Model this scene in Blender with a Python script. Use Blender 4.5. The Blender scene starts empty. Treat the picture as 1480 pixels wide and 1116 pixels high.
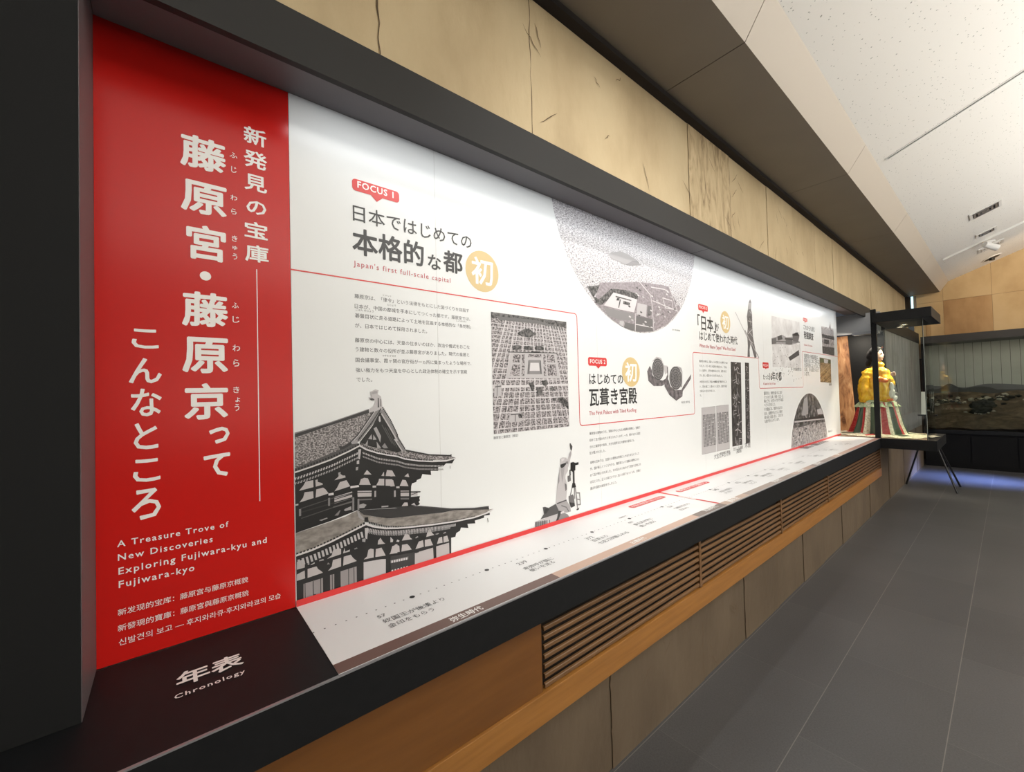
import bpy, bmesh, math, random
from mathutils import Vector, Matrix, noise
from mathutils.geometry import tessellate_polygon
random.seed(7)
S = bpy.context.scene
COL = S.collection
R = math.radians

# ------------------------------------------------------------------ camera, world, exposure
S.view_settings.view_transform = 'Standard'
S.view_settings.look = 'None'
S.view_settings.exposure = 0.27
S.view_settings.gamma = 1.0
S.view_settings.use_curve_mapping = False
S.cycles.max_bounces = 8
S.cycles.diffuse_bounces = 5
S.cycles.use_denoising = True
S.cycles.sample_clamp_indirect = 6.0

cam_d = bpy.data.cameras.new('camera')
cam = bpy.data.objects.new('camera', cam_d)
COL.objects.link(cam)
S.camera = cam
cam_d.sensor_fit = 'HORIZONTAL'
cam_d.sensor_width = 36.0
cam_d.lens = 598.0 / 1480.0 * 36.0
cam_d.clip_start = 0.02
yaw, pit, rol = R(50.267), R(1.119), R(-1.455)
fw = Vector((-math.sin(yaw) * math.cos(pit), math.cos(yaw) * math.cos(pit), math.sin(pit)))
r0 = Vector((math.cos(yaw), math.sin(yaw), 0))
u0 = r0.cross(fw)
rt = r0 * math.cos(rol) + u0 * math.sin(rol)
up = -r0 * math.sin(rol) + u0 * math.cos(rol)
m = Matrix((rt, up, -fw)).transposed().to_4x4()
m.translation = Vector((1.4, 0.0, 1.5))
cam.matrix_world = m

w = bpy.data.worlds.new('world'); S.world = w; w.use_nodes = True
w.node_tree.nodes['Background'].inputs[0].default_value = (0.8, 0.85, 1.0, 1)
w.node_tree.nodes['Background'].inputs[1].default_value = 0.05

def lamp(name, kind, loc, target, watts, color=(1, 1, 1), **kw):
    d = bpy.data.lights.new(name, kind); d.energy = watts; d.color = color
    for k, v in kw.items(): setattr(d, k, v)
    o = bpy.data.objects.new(name, d); COL.objects.link(o)
    o.location = loc
    dirv = Vector(target) - Vector(loc)
    o.rotation_euler = dirv.to_track_quat('-Z', 'Y').to_euler()
    return o

# LED strip concealed behind the lip of the header beam, washing the printed wall
o = lamp('strip_lamp', 'AREA', (0.170, 3.42, 2.436), (0.13, 3.42, 1.4), 15, (0.94, 0.975, 1), shape='RECTANGLE', size=0.02, size_y=6.2)
o.rotation_euler = (0, R(17.0), 0)
# ceiling spots of the gallery, aimed at the printed wall
for y, e in ((1.65, 150), (2.5, 40), (3.5, 22), (4.5, 16), (5.5, 14), (6.4, 12)):
    lamp('gallery_spot', 'SPOT', (2.3, y, 3.75), (0.0, y + 0.1, 1.75), e, (1, 0.985, 0.96), spot_size=R(56), spot_blend=1.0, shadow_soft_size=0.06)
# added area light, no fitting behind it, that brightens the sloped ceiling
o = lamp('ceiling_fill_light', 'AREA', (5.2, 4.3, 1.3), (2.9, 4.3, 4.5), 790, (1, 0.985, 0.95), shape='RECTANGLE', size=1.5, size_y=9.0)
o.rotation_euler = (0, R(200), 0)
# warm spot on the end wall above the landscape model
lamp('end_wall_spot', 'SPOT', (2.2, 9.6, 3.6), (1.3, 11.58, 2.9), 60, (1, 0.72, 0.42), spot_size=R(80), spot_blend=1.0, shadow_soft_size=0.08)
# daylight from a side doorway falling across the floor at the far end
lamp('doorway_daylight', 'AREA', (3.4, 9.55, 1.9), (1.0, 9.55, 0.0), 22, (0.25, 0.38, 1.0), shape='RECTANGLE', size=0.6, size_y=0.2, spread=R(24))

# ------------------------------------------------------------------ materials
def nodes(name):
    mt = bpy.data.materials.new(name); mt.use_nodes = True
    nt = mt.node_tree
    return mt, nt, nt.nodes['Principled BSDF']

def mat(name, col, rough=0.5, metal=0.0, spec=0.5, emit=None, coat=0.0):
    mt, nt, b = nodes(name)
    b.inputs['Base Color'].default_value = (*col, 1)
    b.inputs['Roughness'].default_value = rough
    b.inputs['Metallic'].default_value = metal
    b.inputs['Specular IOR Level'].default_value = spec
    b.inputs['Coat Weight'].default_value = coat
    if emit:
        b.inputs['Emission Color'].default_value = (*emit[0], 1)
        b.inputs['Emission Strength'].default_value = emit[1]
    return mt

def ramp_mat(name, stops, scale=5.0, detail=6.0, rough=0.6, stretch=(1, 1, 1), bump=0.0, kind='NOISE', dist=0.0, spec=0.5, bump_scale=None, nrough=0.55):
    mt, nt, b = nodes(name)
    tc = nt.nodes.new('ShaderNodeTexCoord'); mp = nt.nodes.new('ShaderNodeMapping')
    mp.inputs['Scale'].default_value = stretch
    nt.links.new(tc.outputs['Object'], mp.inputs['Vector'])
    if kind == 'NOISE':
        t = nt.nodes.new('ShaderNodeTexNoise'); t.inputs['Scale'].default_value = scale; t.inputs['Detail'].default_value = detail
        t.inputs['Roughness'].default_value = nrough; t.inputs['Distortion'].default_value = dist; out = t.outputs['Fac']
    elif kind == 'VORONOI':
        t = nt.nodes.new('ShaderNodeTexVoronoi'); t.inputs['Scale'].default_value = scale; out = t.outputs['Color']
    elif kind == 'WAVE':
        t = nt.nodes.new('ShaderNodeTexWave'); t.inputs['Scale'].default_value = scale; t.inputs['Distortion'].default_value = dist
        t.inputs['Detail'].default_value = detail; out = t.outputs['Fac']
    nt.links.new(mp.outputs['Vector'], t.inputs['Vector'])
    cr = nt.nodes.new('ShaderNodeValToRGB'); el = cr.color_ramp.elements
    while len(el) < len(stops): el.new(0.5)
    for e, (p, c) in zip(el, stops): e.position = p; e.color = (*c, 1)
    nt.links.new(out, cr.inputs['Fac']); nt.links.new(cr.outputs['Color'], b.inputs['Base Color'])
    b.inputs['Roughness'].default_value = rough; b.inputs['Specular IOR Level'].default_value = spec
    if bump:
        bp = nt.nodes.new('ShaderNodeBump'); bp.inputs['Strength'].default_value = bump; bp.inputs['Distance'].default_value = 0.01
        if bump_scale:
            t2 = nt.nodes.new('ShaderNodeTexNoise'); t2.inputs['Scale'].default_value = bump_scale; t2.inputs['Detail'].default_value = 8
            nt.links.new(mp.outputs['Vector'], t2.inputs['Vector']); out = t2.outputs['Fac']
        nt.links.new(out, bp.inputs['Height']); nt.links.new(bp.outputs['Normal'], b.inputs['Normal'])
    return mt

def glass_mat(name, tint=(0.93, 0.97, 0.95)):
    mt, nt, b = nodes(name)
    tr = nt.nodes.new('ShaderNodeBsdfTransparent'); tr.inputs[0].default_value = (*tint, 1)
    gl = nt.nodes.new('ShaderNodeBsdfGlossy'); gl.inputs['Roughness'].default_value = 0.0
    fr = nt.nodes.new('ShaderNodeFresnel'); fr.inputs['IOR'].default_value = 1.45
    mx = nt.nodes.new('ShaderNodeMixShader')
    nt.links.new(fr.outputs[0], mx.inputs[0]); nt.links.new(tr.outputs[0], mx.inputs[1]); nt.links.new(gl.outputs[0], mx.inputs[2])
    nt.links.new(mx.outputs[0], nt.nodes['Material Output'].inputs['Surface'])
    return mt

M = {}
M['black'] = ramp_mat('black_paint', [(0.3, (0.0065, 0.007, 0.008)), (0.7, (0.009, 0.0095, 0.0105))], 40, rough=0.5, spec=0.25)
M['post'] = mat('post_paint', (0.010, 0.0105, 0.011), 0.7, spec=0.2)
M['reveal'] = mat('niche_lining', (0.15, 0.14, 0.15), 0.55)
M['header'] = mat('header_paint', (0.026, 0.025, 0.024), 0.6, spec=0.25)
M['edge'] = mat('edge_highlight_grey', (0.35, 0.35, 0.37), 0.35, 0.6)
M['red'] = mat('red_print', (0.54, 0.011, 0.008), 0.22, spec=0.28)
M['white'] = mat('white_board', (0.745, 0.755, 0.755), 0.3)
M['strip'] = mat('timeline_board', (0.76, 0.76, 0.765), 0.35)
M['seam'] = mat('board_seam', (0.55, 0.55, 0.54), 0.6)
M['ink_white'] = mat('white_ink', (0.85, 0.83, 0.81), 0.35)
M['ink_black'] = mat('black_ink', (0.018, 0.018, 0.02), 0.4)
M['ink_grey'] = mat('grey_ink', (0.10, 0.10, 0.105), 0.4)
M['ink_red'] = mat('red_ink', (0.62, 0.03, 0.03), 0.35)
M['ink_rose'] = mat('rose_ink', (0.50, 0.06, 0.08), 0.4)
M['gold'] = mat('gold_ink', (0.64, 0.48, 0.23), 0.4)
for i, v in enumerate((0.010, 0.03, 0.07, 0.13, 0.22, 0.33, 0.46, 0.60)):
    M['g%d' % i] = mat('grey_print_%s' % 'abcdefgh'[i], (v * 1.03, v * 0.98, v * 1.0), 0.4)
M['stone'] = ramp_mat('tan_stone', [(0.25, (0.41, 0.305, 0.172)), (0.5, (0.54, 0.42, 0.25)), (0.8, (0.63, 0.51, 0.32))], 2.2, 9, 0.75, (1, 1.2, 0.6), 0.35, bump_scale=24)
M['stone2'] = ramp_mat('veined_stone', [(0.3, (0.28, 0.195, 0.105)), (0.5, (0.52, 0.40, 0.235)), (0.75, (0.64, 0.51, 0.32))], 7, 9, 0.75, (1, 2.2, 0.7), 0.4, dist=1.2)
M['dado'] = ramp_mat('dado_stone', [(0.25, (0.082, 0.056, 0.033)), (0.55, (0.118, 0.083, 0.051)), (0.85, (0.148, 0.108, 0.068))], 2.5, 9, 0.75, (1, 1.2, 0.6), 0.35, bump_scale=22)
M['crack'] = mat('stone_crack', (0.12, 0.08, 0.045), 0.9)
M['gap'] = mat('shadow_gap', (0.02, 0.015, 0.013), 0.9)
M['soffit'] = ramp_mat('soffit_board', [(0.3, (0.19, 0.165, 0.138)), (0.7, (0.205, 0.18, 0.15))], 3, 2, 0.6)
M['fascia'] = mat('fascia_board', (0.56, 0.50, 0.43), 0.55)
M['back_stone'] = ramp_mat('end_wall_stone', [(0.25, (0.40, 0.27, 0.13)), (0.5, (0.55, 0.40, 0.22)), (0.8, (0.62, 0.48, 0.29))], 1.4, 8, 0.75, (1, 1, 0.7), 0.2, bump_scale=20)
M['stain'] = ramp_mat('rust_stone', [(0.3, (0.26, 0.14, 0.06)), (0.5, (0.42, 0.26, 0.125)), (0.8, (0.55, 0.38, 0.20))], 2.0, 8, 0.75, (1, 1, 0.45), 0.2)
M['plaster'] = mat('room_plaster', (0.20, 0.19, 0.17), 0.8)
M['wood'] = ramp_mat('louvre_wood', [(0.3, (0.12, 0.058, 0.022)), (0.7, (0.18, 0.09, 0.035))], 4, 6, 0.45, (6, 1, 14))
M['wood_panel'] = ramp_mat('plain_wood', [(0.3, (0.14, 0.052, 0.009)), (0.7, (0.18, 0.07, 0.014))], 3, 6, 0.4, (2, 1.0, 9))
M['ledge'] = ramp_mat('ledge_wood', [(0.3, (0.26, 0.108, 0.021)), (0.7, (0.36, 0.158, 0.036))], 3, 6, 0.4, (8, 1, 18))
M['gap_backing'] = mat('grille_backing', (0.012, 0.007, 0.004), 0.9)  # near-black: paints the shade in the louvre gaps; also backs the backdrop joints
M['metal_w'] = mat('white_metal', (0.75, 0.74, 0.72), 0.4)
M['metal_b'] = mat('black_metal', (0.012, 0.012, 0.013), 0.4, 0.3)
M['grey_metal'] = mat('grey_metal', (0.25, 0.25, 0.26), 0.4, 0.5)
M['glass'] = glass_mat('clear_glass')

def tile_mat():
    mt, nt, b = nodes('floor_tile')
    tc = nt.nodes.new('ShaderNodeTexCoord')
    sx = nt.nodes.new('ShaderNodeSeparateXYZ'); nt.links.new(tc.outputs['Object'], sx.inputs[0])
    def math_(op, a, b_=None):
        n = nt.nodes.new('ShaderNodeMath'); n.operation = op
        for i, v in enumerate((a, b_)):
            if v is None: continue
            if isinstance(v, (int, float)): n.inputs[i].default_value = v
            else: nt.links.new(v, n.inputs[i])
        return n.outputs[0]
    # running-bond slabs: 0.415 wide, 0.83 long; joints run along the wall
    colf = math_('DIVIDE', math_('ADD', sx.outputs['X'], 0.475), 0.415)
    row = math_('FLOOR', colf)
    fx = math_('FRACT', colf)
    ysh = math_('ADD', math_('DIVIDE', sx.outputs['Y'], 0.83), math_('MULTIPLY', math_('MODULO', row, 2.0), 0.5))
    fy = math_('FRACT', math_('ADD', ysh, 20.0))
    ex = math_('LESS_THAN', math_('MULTIPLY', math_('MINIMUM', fx, math_('SUBTRACT', 1.0, fx)), 0.415), 0.0016)
    ey = math_('LESS_THAN', math_('MULTIPLY', math_('MINIMUM', fy, math_('SUBTRACT', 1.0, fy)), 0.83), 0.0012)
    nz = nt.nodes.new('ShaderNodeTexNoise'); nz.inputs['Scale'].default_value = 150; nz.inputs['Detail'].default_value = 3
    nt.links.new(tc.outputs['Object'], nz.inputs['Vector'])
    nz2 = nt.nodes.new('ShaderNodeTexNoise'); nz2.inputs['Scale'].default_value = 1.3; nz2.inputs['Detail'].default_value = 4
    nt.links.new(tc.outputs['Object'], nz2.inputs['Vector'])
    cid = nt.nodes.new('ShaderNodeTexWhiteNoise'); cid.noise_dimensions = '2D'
    cv = nt.nodes.new('ShaderNodeCombineXYZ'); nt.links.new(row, cv.inputs[0]); nt.links.new(math_('FLOOR', ysh), cv.inputs[1])
    nt.links.new(cv.outputs[0], cid.inputs['Vector'])
    f = math_('ADD', math_('MULTIPLY', nz.outputs['Fac'], 0.6), math_('ADD', math_('MULTIPLY', nz2.outputs['Fac'], 0.35), math_('MULTIPLY', cid.outputs['Value'], 0.12)))
    cr = nt.nodes.new('ShaderNodeValToRGB'); el = cr.color_ramp.elements
    el[0].position = 0.3; el[0].color = (0.046, 0.0445, 0.0455, 1); el[1].position = 0.75; el[1].color = (0.092, 0.089, 0.090, 1)
    nt.links.new(f, cr.inputs['Fac'])
    mx = nt.nodes.new('ShaderNodeMix'); mx.data_type = 'RGBA'
    nt.links.new(math_('MULTIPLY', math_('MAXIMUM', ex, math_('MULTIPLY', ey, 0.4)), 0.45), mx.inputs['Factor'])
    nt.links.new(cr.outputs['Color'], mx.inputs['A']); mx.inputs['B'].default_value = (0.30, 0.28, 0.25, 1)
    nt.links.new(mx.outputs['Result'], b.inputs['Base Color'])
    b.inputs['Roughness'].default_value = 0.42
    return mt
M['floor'] = tile_mat()

def acoustic_mat():
    mt, nt, b = nodes('acoustic_tile')
    tc = nt.nodes.new('ShaderNodeTexCoord')
    v = nt.nodes.new('ShaderNodeTexVoronoi'); v.inputs['Scale'].default_value = 34
    nt.links.new(tc.outputs['Object'], v.inputs['Vector'])
    n = nt.nodes.new('ShaderNodeTexNoise'); n.inputs['Scale'].default_value = 60; n.inputs['Detail'].default_value = 4
    nt.links.new(tc.outputs['Object'], n.inputs['Vector'])
    ad = nt.nodes.new('ShaderNodeMath'); ad.operation = 'MULTIPLY_ADD'; ad.inputs[1].default_value = 0.35
    nt.links.new(n.outputs['Fac'], ad.inputs[0]); nt.links.new(v.outputs['Distance'], ad.inputs[2])
    cr = nt.nodes.new('ShaderNodeValToRGB'); el = cr.color_ramp.elements
    el[0].position = 0.245; el[0].color = (0.33, 0.33, 0.29, 1); el[1].position = 0.31; el[1].color = (0.88, 0.855, 0.81, 1)
    nt.links.new(ad.outputs[0], cr.inputs['Fac']); nt.links.new(cr.outputs['Color'], b.inputs['Base Color'])
    b.inputs['Roughness'].default_value = 0.9
    return mt
M['ceiling'] = acoustic_mat()

# ------------------------------------------------------------------ mesh helpers
class MB:
    """collects geometry in world metres, then links it as ONE mesh object"""
    def __init__(self): self.v = []; self.f = []; self.mi = []; self.mats = []
    def _m(self, mt):
        if mt not in self.mats: self.mats.append(mt)
        return self.mats.index(mt)
    def add(self, vs, fs, mt):
        k = len(self.v); self.v += [tuple(q) for q in vs]
        i = self._m(mt)
        for f in fs: self.f.append([a + k for a in f]); self.mi.append(i)
    def box(self, a, b, mt, bev=0.0):
        x0, y0, z0 = [min(p, q) for p, q in zip(a, b)]; x1, y1, z1 = [max(p, q) for p, q in zip(a, b)]
        if bev:
            bm = bmesh.new(); bmesh.ops.create_cube(bm, size=1.0)
            for q in bm.verts: q.co = Vector((x0 + (q.co.x + .5) * (x1 - x0), y0 + (q.co.y + .5) * (y1 - y0), z0 + (q.co.z + .5) * (z1 - z0)))
            bmesh.ops.bevel(bm, geom=bm.edges[:], offset=bev, segments=2, affect='EDGES', profile=0.5)
            self.bm(bm, mt); return
        v = [(x, y, z) for x in (x0, x1) for y in (y0, y1) for z in (z0, z1)]
        self.add(v, [(0, 1, 3, 2), (4, 6, 7, 5), (0, 4, 5, 1), (2, 3, 7, 6), (0, 2, 6, 4), (1, 5, 7, 3)], mt)
    def bm(self, bm, mt):
        bm.verts.index_update()
        self.add([q.co.copy() for q in bm.verts], [[q.index for q in f.verts] for f in bm.faces], mt); bm.free()
    def prism(self, prof, axis, a, b, mt):
        """2-D profile swept along an axis; prof in the other two axes in order"""
        n = len(prof); vs = []
        for t in (a, b):
            for p, q in prof:
                vs.append((t, p, q) if axis == 0 else (p, t, q) if axis == 1 else (p, q, t))
        fs = [(i, (i + 1) % n, n + (i + 1) % n, n + i) for i in range(n)] + [tuple(range(n))[::-1], tuple(range(n, 2 * n))]
        self.add(vs, fs, mt)
    def tube(self, pts, r, mt, n=10, r1=None):
        pts = [Vector(p) for p in pts]; vs = []; m_ = len(pts)
        for i, p in enumerate(pts):
            d = (pts[min(i + 1, m_ - 1)] - pts[max(i - 1, 0)]).normalized()
            a = d.orthogonal().normalized(); b_ = d.cross(a)
            rr = r if r1 is None else r + (r1 - r) * i / (m_ - 1)
            for k in range(n):
                t = 2 * math.pi * k / n; vs.append(p + (a * math.cos(t) + b_ * math.sin(t)) * rr)
        fs = [(i * n + k, i * n + (k + 1) % n, (i + 1) * n + (k + 1) % n, (i + 1) * n + k) for i in range(m_ - 1) for k in range(n)]
        fs += [tuple(range(n))[::-1], tuple(range((m_ - 1) * n, m_ * n))]
        self.add(vs, fs, mt)
    def build(self, name, parent=None, smooth=False, recalc=True):
        me = bpy.data.meshes.new(name)
        off = wloc(parent) if parent else Vector((0, 0, 0))
        me.from_pydata([Vector(q) - off for q in self.v], [], self.f)
        for mt in self.mats: me.materials.append(mt)
        for p, i in zip(me.polygons, self.mi): p.material_index = i
        if recalc:
            bm = bmesh.new(); bm.from_mesh(me); bmesh.ops.recalc_face_normals(bm, faces=bm.faces[:]); bm.to_mesh(me); bm.free()
        if smooth:
            for p in me.polygons: p.use_smooth = True
        me.update()
        o = bpy.data.objects.new(name, me); COL.objects.link(o)
        if parent: o.parent = parent
        return o

def wloc(o):
    v = Vector((0, 0, 0))
    while o: v += o.location; o = o.parent
    return v

def tag(o, label, cat, group=None):
    o['label'] = label; o['category'] = cat
    if group: o['group'] = group
    return o
def thing(name, label, cat, loc, group=None):
    o = bpy.data.objects.new(name, None); COL.objects.link(o); o.location = loc
    o.empty_display_size = 0.05
    return tag(o, label, cat, group)
def structure(o): o['kind'] = 'structure'; return o

# ------------------------------------------------------------------ printing helpers
# wall print: (y, z) on the board face;  table print: (y, x) on the counter strip
LAY = 0.0004
def wall_pt(p, lay): return (LAY * lay, p[0], p[1])
def table_pt(p, lay): return (p[1], p[0], 0.8735 + LAY * lay)

class ART(MB):
    def __init__(self, where=wall_pt): super().__init__(); self.w = where; self.marks = []; self.n = 0
    def mark(self): self.marks.append((len(self.v), len(self.f)))
    def poly(self, pts, mt, lay=1):
        self.n += 1; lay = lay + 0.008 * (self.n % 100)      # each ink film lies a hair above the last
        if len(pts) > 4: tri = [tuple(t) for t in tessellate_polygon([[Vector((p[0], p[1], 0)) for p in pts]])]
        else: tri = [tuple(range(len(pts)))]
        self.add([self.w(p, lay) for p in pts], tri, M[mt] if isinstance(mt, str) else mt)
    def build_each(self, name, parent=None):
        """every marked piece becomes a part of its own"""
        out = []; mk = self.marks + [(len(self.v), len(self.f))]
        for (v0, f0), (v1, f1) in zip(mk[:-1], mk[1:]):
            if f1 == f0: continue
            b_ = ART(self.w); b_.v = self.v[v0:v1]; b_.f = [[q - v0 for q in f] for f in self.f[f0:f1]]; b_.mi = self.mi[f0:f1]; b_.mats = self.mats
            used = sorted(set(b_.mi)); b_.mats = [self.mats[k] for k in used]; b_.mi = [used.index(k) for k in b_.mi]
            out.append(b_.build(name, parent))
        return out
    def line(self, pts, wd, mt, lay=1):
        for (a, b) in zip(pts[:-1], pts[1:]):
            d = Vector((b[0] - a[0], b[1] - a[1]))
            if d.length < 1e-6: continue
            d.normalize(); n = Vector((-d.y, d.x)) * wd / 2; e = d * wd * 0.25
            self.poly([(a[0] - e.x + n.x, a[1] - e.y + n.y), (a[0] - e.x - n.x, a[1] - e.y - n.y), (b[0] + e.x - n.x, b[1] + e.y - n.y), (b[0] + e.x + n.x, b[1] + e.y + n.y)], mt, lay)
    def disc(self, c, ry, rz, mt, lay=1, n=28):
        self.poly([(c[0] + ry * math.cos(2 * math.pi * k / n), c[1] + rz * math.sin(2 * math.pi * k / n)) for k in range(n)], mt, lay)
    def dashes(self, pts, step, dy, dz, mt, lay=1, off=0.0, slant=0.0):
        """a row of small upright marks hung below a polyline"""
        acc = 0.0
        for a, b in zip(pts[:-1], pts[1:]):
            L = math.hypot(b[0] - a[0], b[1] - a[1]); t = acc
            while t < L:
                k = t / L; y = a[0] + (b[0] - a[0]) * k; z = a[1] + (b[1] - a[1]) * k - off
                self.poly([(y, z), (y + slant, z - dz), (y + dy + slant, z - dz), (y + dy, z)], mt, lay); t += step
            acc = t - L
    def build(self, name, parent=None): return super().build(name, parent, recalc=False)

_tc = bpy.data.curves.new('type', 'FONT'); _to = bpy.data.objects.new('type', _tc); COL.objects.link(_to)
def glyphs(body, bold=0.0, space=1.0):
    _tc.body = body; _tc.resolution_u = 2; _tc.space_character = space; _tc.dimensions = '2D'; _tc.fill_mode = 'FRONT'
    bpy.context.view_layer.update()
    dg = bpy.context.evaluated_depsgraph_get()
    me = bpy.data.meshes.new_from_object(_to.evaluated_get(dg))
    vs = [(q.co.x, q.co.y, 0.0) for q in me.vertices]; fs = [tuple(p.vertices) for p in me.polygons]
    bpy.data.meshes.remove(me)
    if not vs: return [], []
    n_ = 0 if bold < .003 else 3 if bold < .011 else 8
    if n_:                                       # heavier weight: the stroke laid down again around its outline
        v2, f2 = [], []
        for k in range(n_):
            a_ = 2 * math.pi * (k + .25) / n_; o_ = len(v2)
            v2 += [(x + bold * math.cos(a_), y + bold * math.sin(a_), 0.012 * k) for x, y, _ in vs]; f2 += [tuple(q + o_ for q in f) for f in fs]
        vs, fs = v2, f2
    return vs, fs
def txt(art, body, a, b, mt, bold=0.0, aspect=1.0, lay=2, space=1.0, flip=1, scale=None):
    """a line of type whose baseline runs from a to b; returns its scale"""
    vs, fs = glyphs(body, bold, space)
    if not vs: return 0
    x0 = min(p[0] for p in vs); x1 = max(p[0] for p in vs)
    s = scale or (b[0] - a[0]) / (x1 - x0); base = (a[1] + b[1]) / 2
    art.mark()
    art.add([art.w((a[0] + (x - x0) * s, base + flip * y * s * aspect), lay + dl) for x, y, dl in vs], fs, M[mt])
    return s
def glyph(art, ch, lo, hi, mt, bold=0.0, lay=2):
    """one character fitted to the box lo=(y,z) .. hi=(y,z)"""
    vs, fs = glyphs(ch, bold)
    x0 = min(p[0] for p in vs); x1 = max(p[0] for p in vs); y0 = min(p[1] for p in vs); y1 = max(p[1] for p in vs)
    art.add([art.w((lo[0] + (x - x0) / (x1 - x0) * (hi[0] - lo[0]), lo[1] + (y - y0) / (y1 - y0) * (hi[1] - lo[1])), lay + dl) for x, y, dl in vs], fs, M[mt])
def column(art, items, mt, bold, each=False):
    art.mark()
    for ch, a, b in items:
        if each: art.mark()
        glyph(art, ch, (a[0], b[1]), (b[0], a[1]), mt, bold)
# ------------------------------------------------------------------ the room
fl = MB(); fl.box((-0.2, -3.0, -0.1), (6.0, 11.7, 0.0), M['floor']); structure(fl.build('floor'))

def joint(mb, x, y, z0, z1, wd, seed):
    """an irregular open joint between two stone slabs"""
    rr = random.Random(seed); n = 14; L = []; Rr = []
    for k in range(n + 1):
        z = z0 + (z1 - z0) * k / n; c = y + rr.uniform(-.004, .004); h = wd * rr.uniform(0.15, 1.0)
        L.append((x, c - h, z)); Rr.append((x, c + h, z))
    mb.add(L + Rr, [(i, i + 1, n + 2 + i, n + 1 + i) for i in range(n)], M['crack'])
def flake(mb, x, y, z, ln, ang, seed):
    rr = random.Random(seed); pts = []
    for k in range(6):
        t = k / 5; pts.append((y + ln * (t - .5) * math.cos(ang) + rr.uniform(-.006, .006), z + ln * (t - .5) * math.sin(ang) + rr.uniform(-.006, .006)))
    n = len(pts); vs = []
    for k, (a, b) in enumerate(pts):
        h = 0.0022 * math.sin(math.pi * (k + .3) / (n - .4)); vs += [(x, a - h * math.sin(ang), b + h * math.cos(ang)), (x, a + h * math.sin(ang), b - h * math.cos(ang))]
    mb.add(vs, [(2 * k, 2 * k + 1, 2 * k + 3, 2 * k + 2) for k in range(n - 1)], M['crack'])

wl = MB()
edges = [-1.6, 0.544, 1.229, 2.627, 3.25, 3.995, 5.355, 6.072, 6.761, 8.149, 9.785, 11.45]
for k, (a, b) in enumerate(zip(edges[:-1], edges[1:])):
    wl.box((0.03, max(a, -0.13), 2.545), (0.10 + (0.003 if k % 2 else 0), b, 3.245), M['stone2'] if k == 3 else M['stone'])
    joint(wl, 0.1035, b, 2.54, 3.24, 0.0032, k + 40)
rr = random.Random(5)
for k in range(46):
    flake(wl, 0.1037, rr.uniform(0.3, 9), rr.uniform(2.6, 3.2), rr.uniform(.04, .16), rr.choice((1.2, 1.9, 2.4, 0.7, -0.6)), k)
wl.box((-0.5, 11.45, 0), (0.1, 11.7, 3.6), M['stone'])
wl.box((-0.5, -1.6, -0.05), (-0.03, 6.6, 3.6), M['plaster'])
wl.box((-0.03, 6.6, 2.6), (0.03, 11.45, 3.3), M['plaster'])
structure(wl.build('wall_left'))

dd = MB()
edges = [-1.6, 0.75, 1.35, 2.115, 2.649, 3.2, 3.749, 4.295, 4.899, 5.499, 6.121, 6.7, 7.3, 7.9, 8.5, 9.1, 9.85, 10.66]
for k, (a, b) in enumerate(zip(edges[:-1], edges[1:])):
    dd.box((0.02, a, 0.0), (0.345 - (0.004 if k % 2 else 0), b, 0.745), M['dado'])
    joint(dd, 0.3458, b, 0.0, 0.42 if b < 6.8 else .74, 0.0035, k + 9)
for k in range(40):
    flake(dd, 0.3459, rr.uniform(0.8, 6.5), rr.uniform(0.05, 0.38), rr.uniform(.03, .12), rr.choice((1.2, 1.9, 2.4, 0.7, -0.6)), k + 70)
structure(dd.build('wall_left'))

M['concrete'] = ramp_mat('grey_cladding', [(0.3, (0.10, 0.092, 0.082)), (0.55, (0.18, 0.168, 0.15)), (0.8, (0.27, 0.255, 0.235))], 3.2, 6, 0.6, (1, 2.5, 0.5), 0.1)
fw_ = MB()
ys = [7.42, 7.95, 8.5, 9.05, 9.6, 10.15, 10.66]
for a, b in zip(ys[:-1], ys[1:]):
    fw_.box((0.1, a + .004, 0.747), (0.345, b - .004, 2.24), M['concrete'])
fw_.box((0.1, 7.42, 2.24), (0.352, 10.66, 2.42), M['black'])
structure(fw_.build('wall_left'))

# dark shadow gap where the stone meets the soffit, soffit with its sloping fascia
g = MB(); g.box((0.03, -1.6, 3.245), (0.15, 11.45, 3.30), M['gap']); structure(g.build('trim_1'))
sf = MB()
cuts = [-1.6, -0.1, 2.29, 4.40, 6.55, 8.9, 11.55]
for a, b in zip(cuts[:-1], cuts[1:]):
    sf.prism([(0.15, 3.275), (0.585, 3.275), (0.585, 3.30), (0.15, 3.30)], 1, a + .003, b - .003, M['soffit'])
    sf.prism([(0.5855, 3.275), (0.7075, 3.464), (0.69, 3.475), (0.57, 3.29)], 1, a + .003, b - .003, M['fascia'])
sf.box((0.15, -1.6, 3.30), (0.60, 11.55, 3.32), M['gap'])
structure(sf.build('trim_2'))

ce = MB()
def cz(x): return 3.464 + 0.4 * (x - 0.7075)
ce.prism([(0.66, cz(0.66)), (3.4, cz(3.4)), (6.05, cz(0.7)), (6.05, cz(0.7) + .1), (3.4, cz(3.4) + .1), (0.66, cz(0.66) + .1)], 1, -3.0, 11.6, M['ceiling'])
structure(ce.build('ceiling'))
wr = MB(); wr.box((6.0, -3.0, 0), (6.1, 11.7, 3.6), M['plaster']); structure(wr.build('wall_right'))
wn = MB(); wn.box((-0.5, -3.1, 0), (6.1, -3.0, 4.7), M['plaster']); structure(wn.build('wall_near'))

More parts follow.
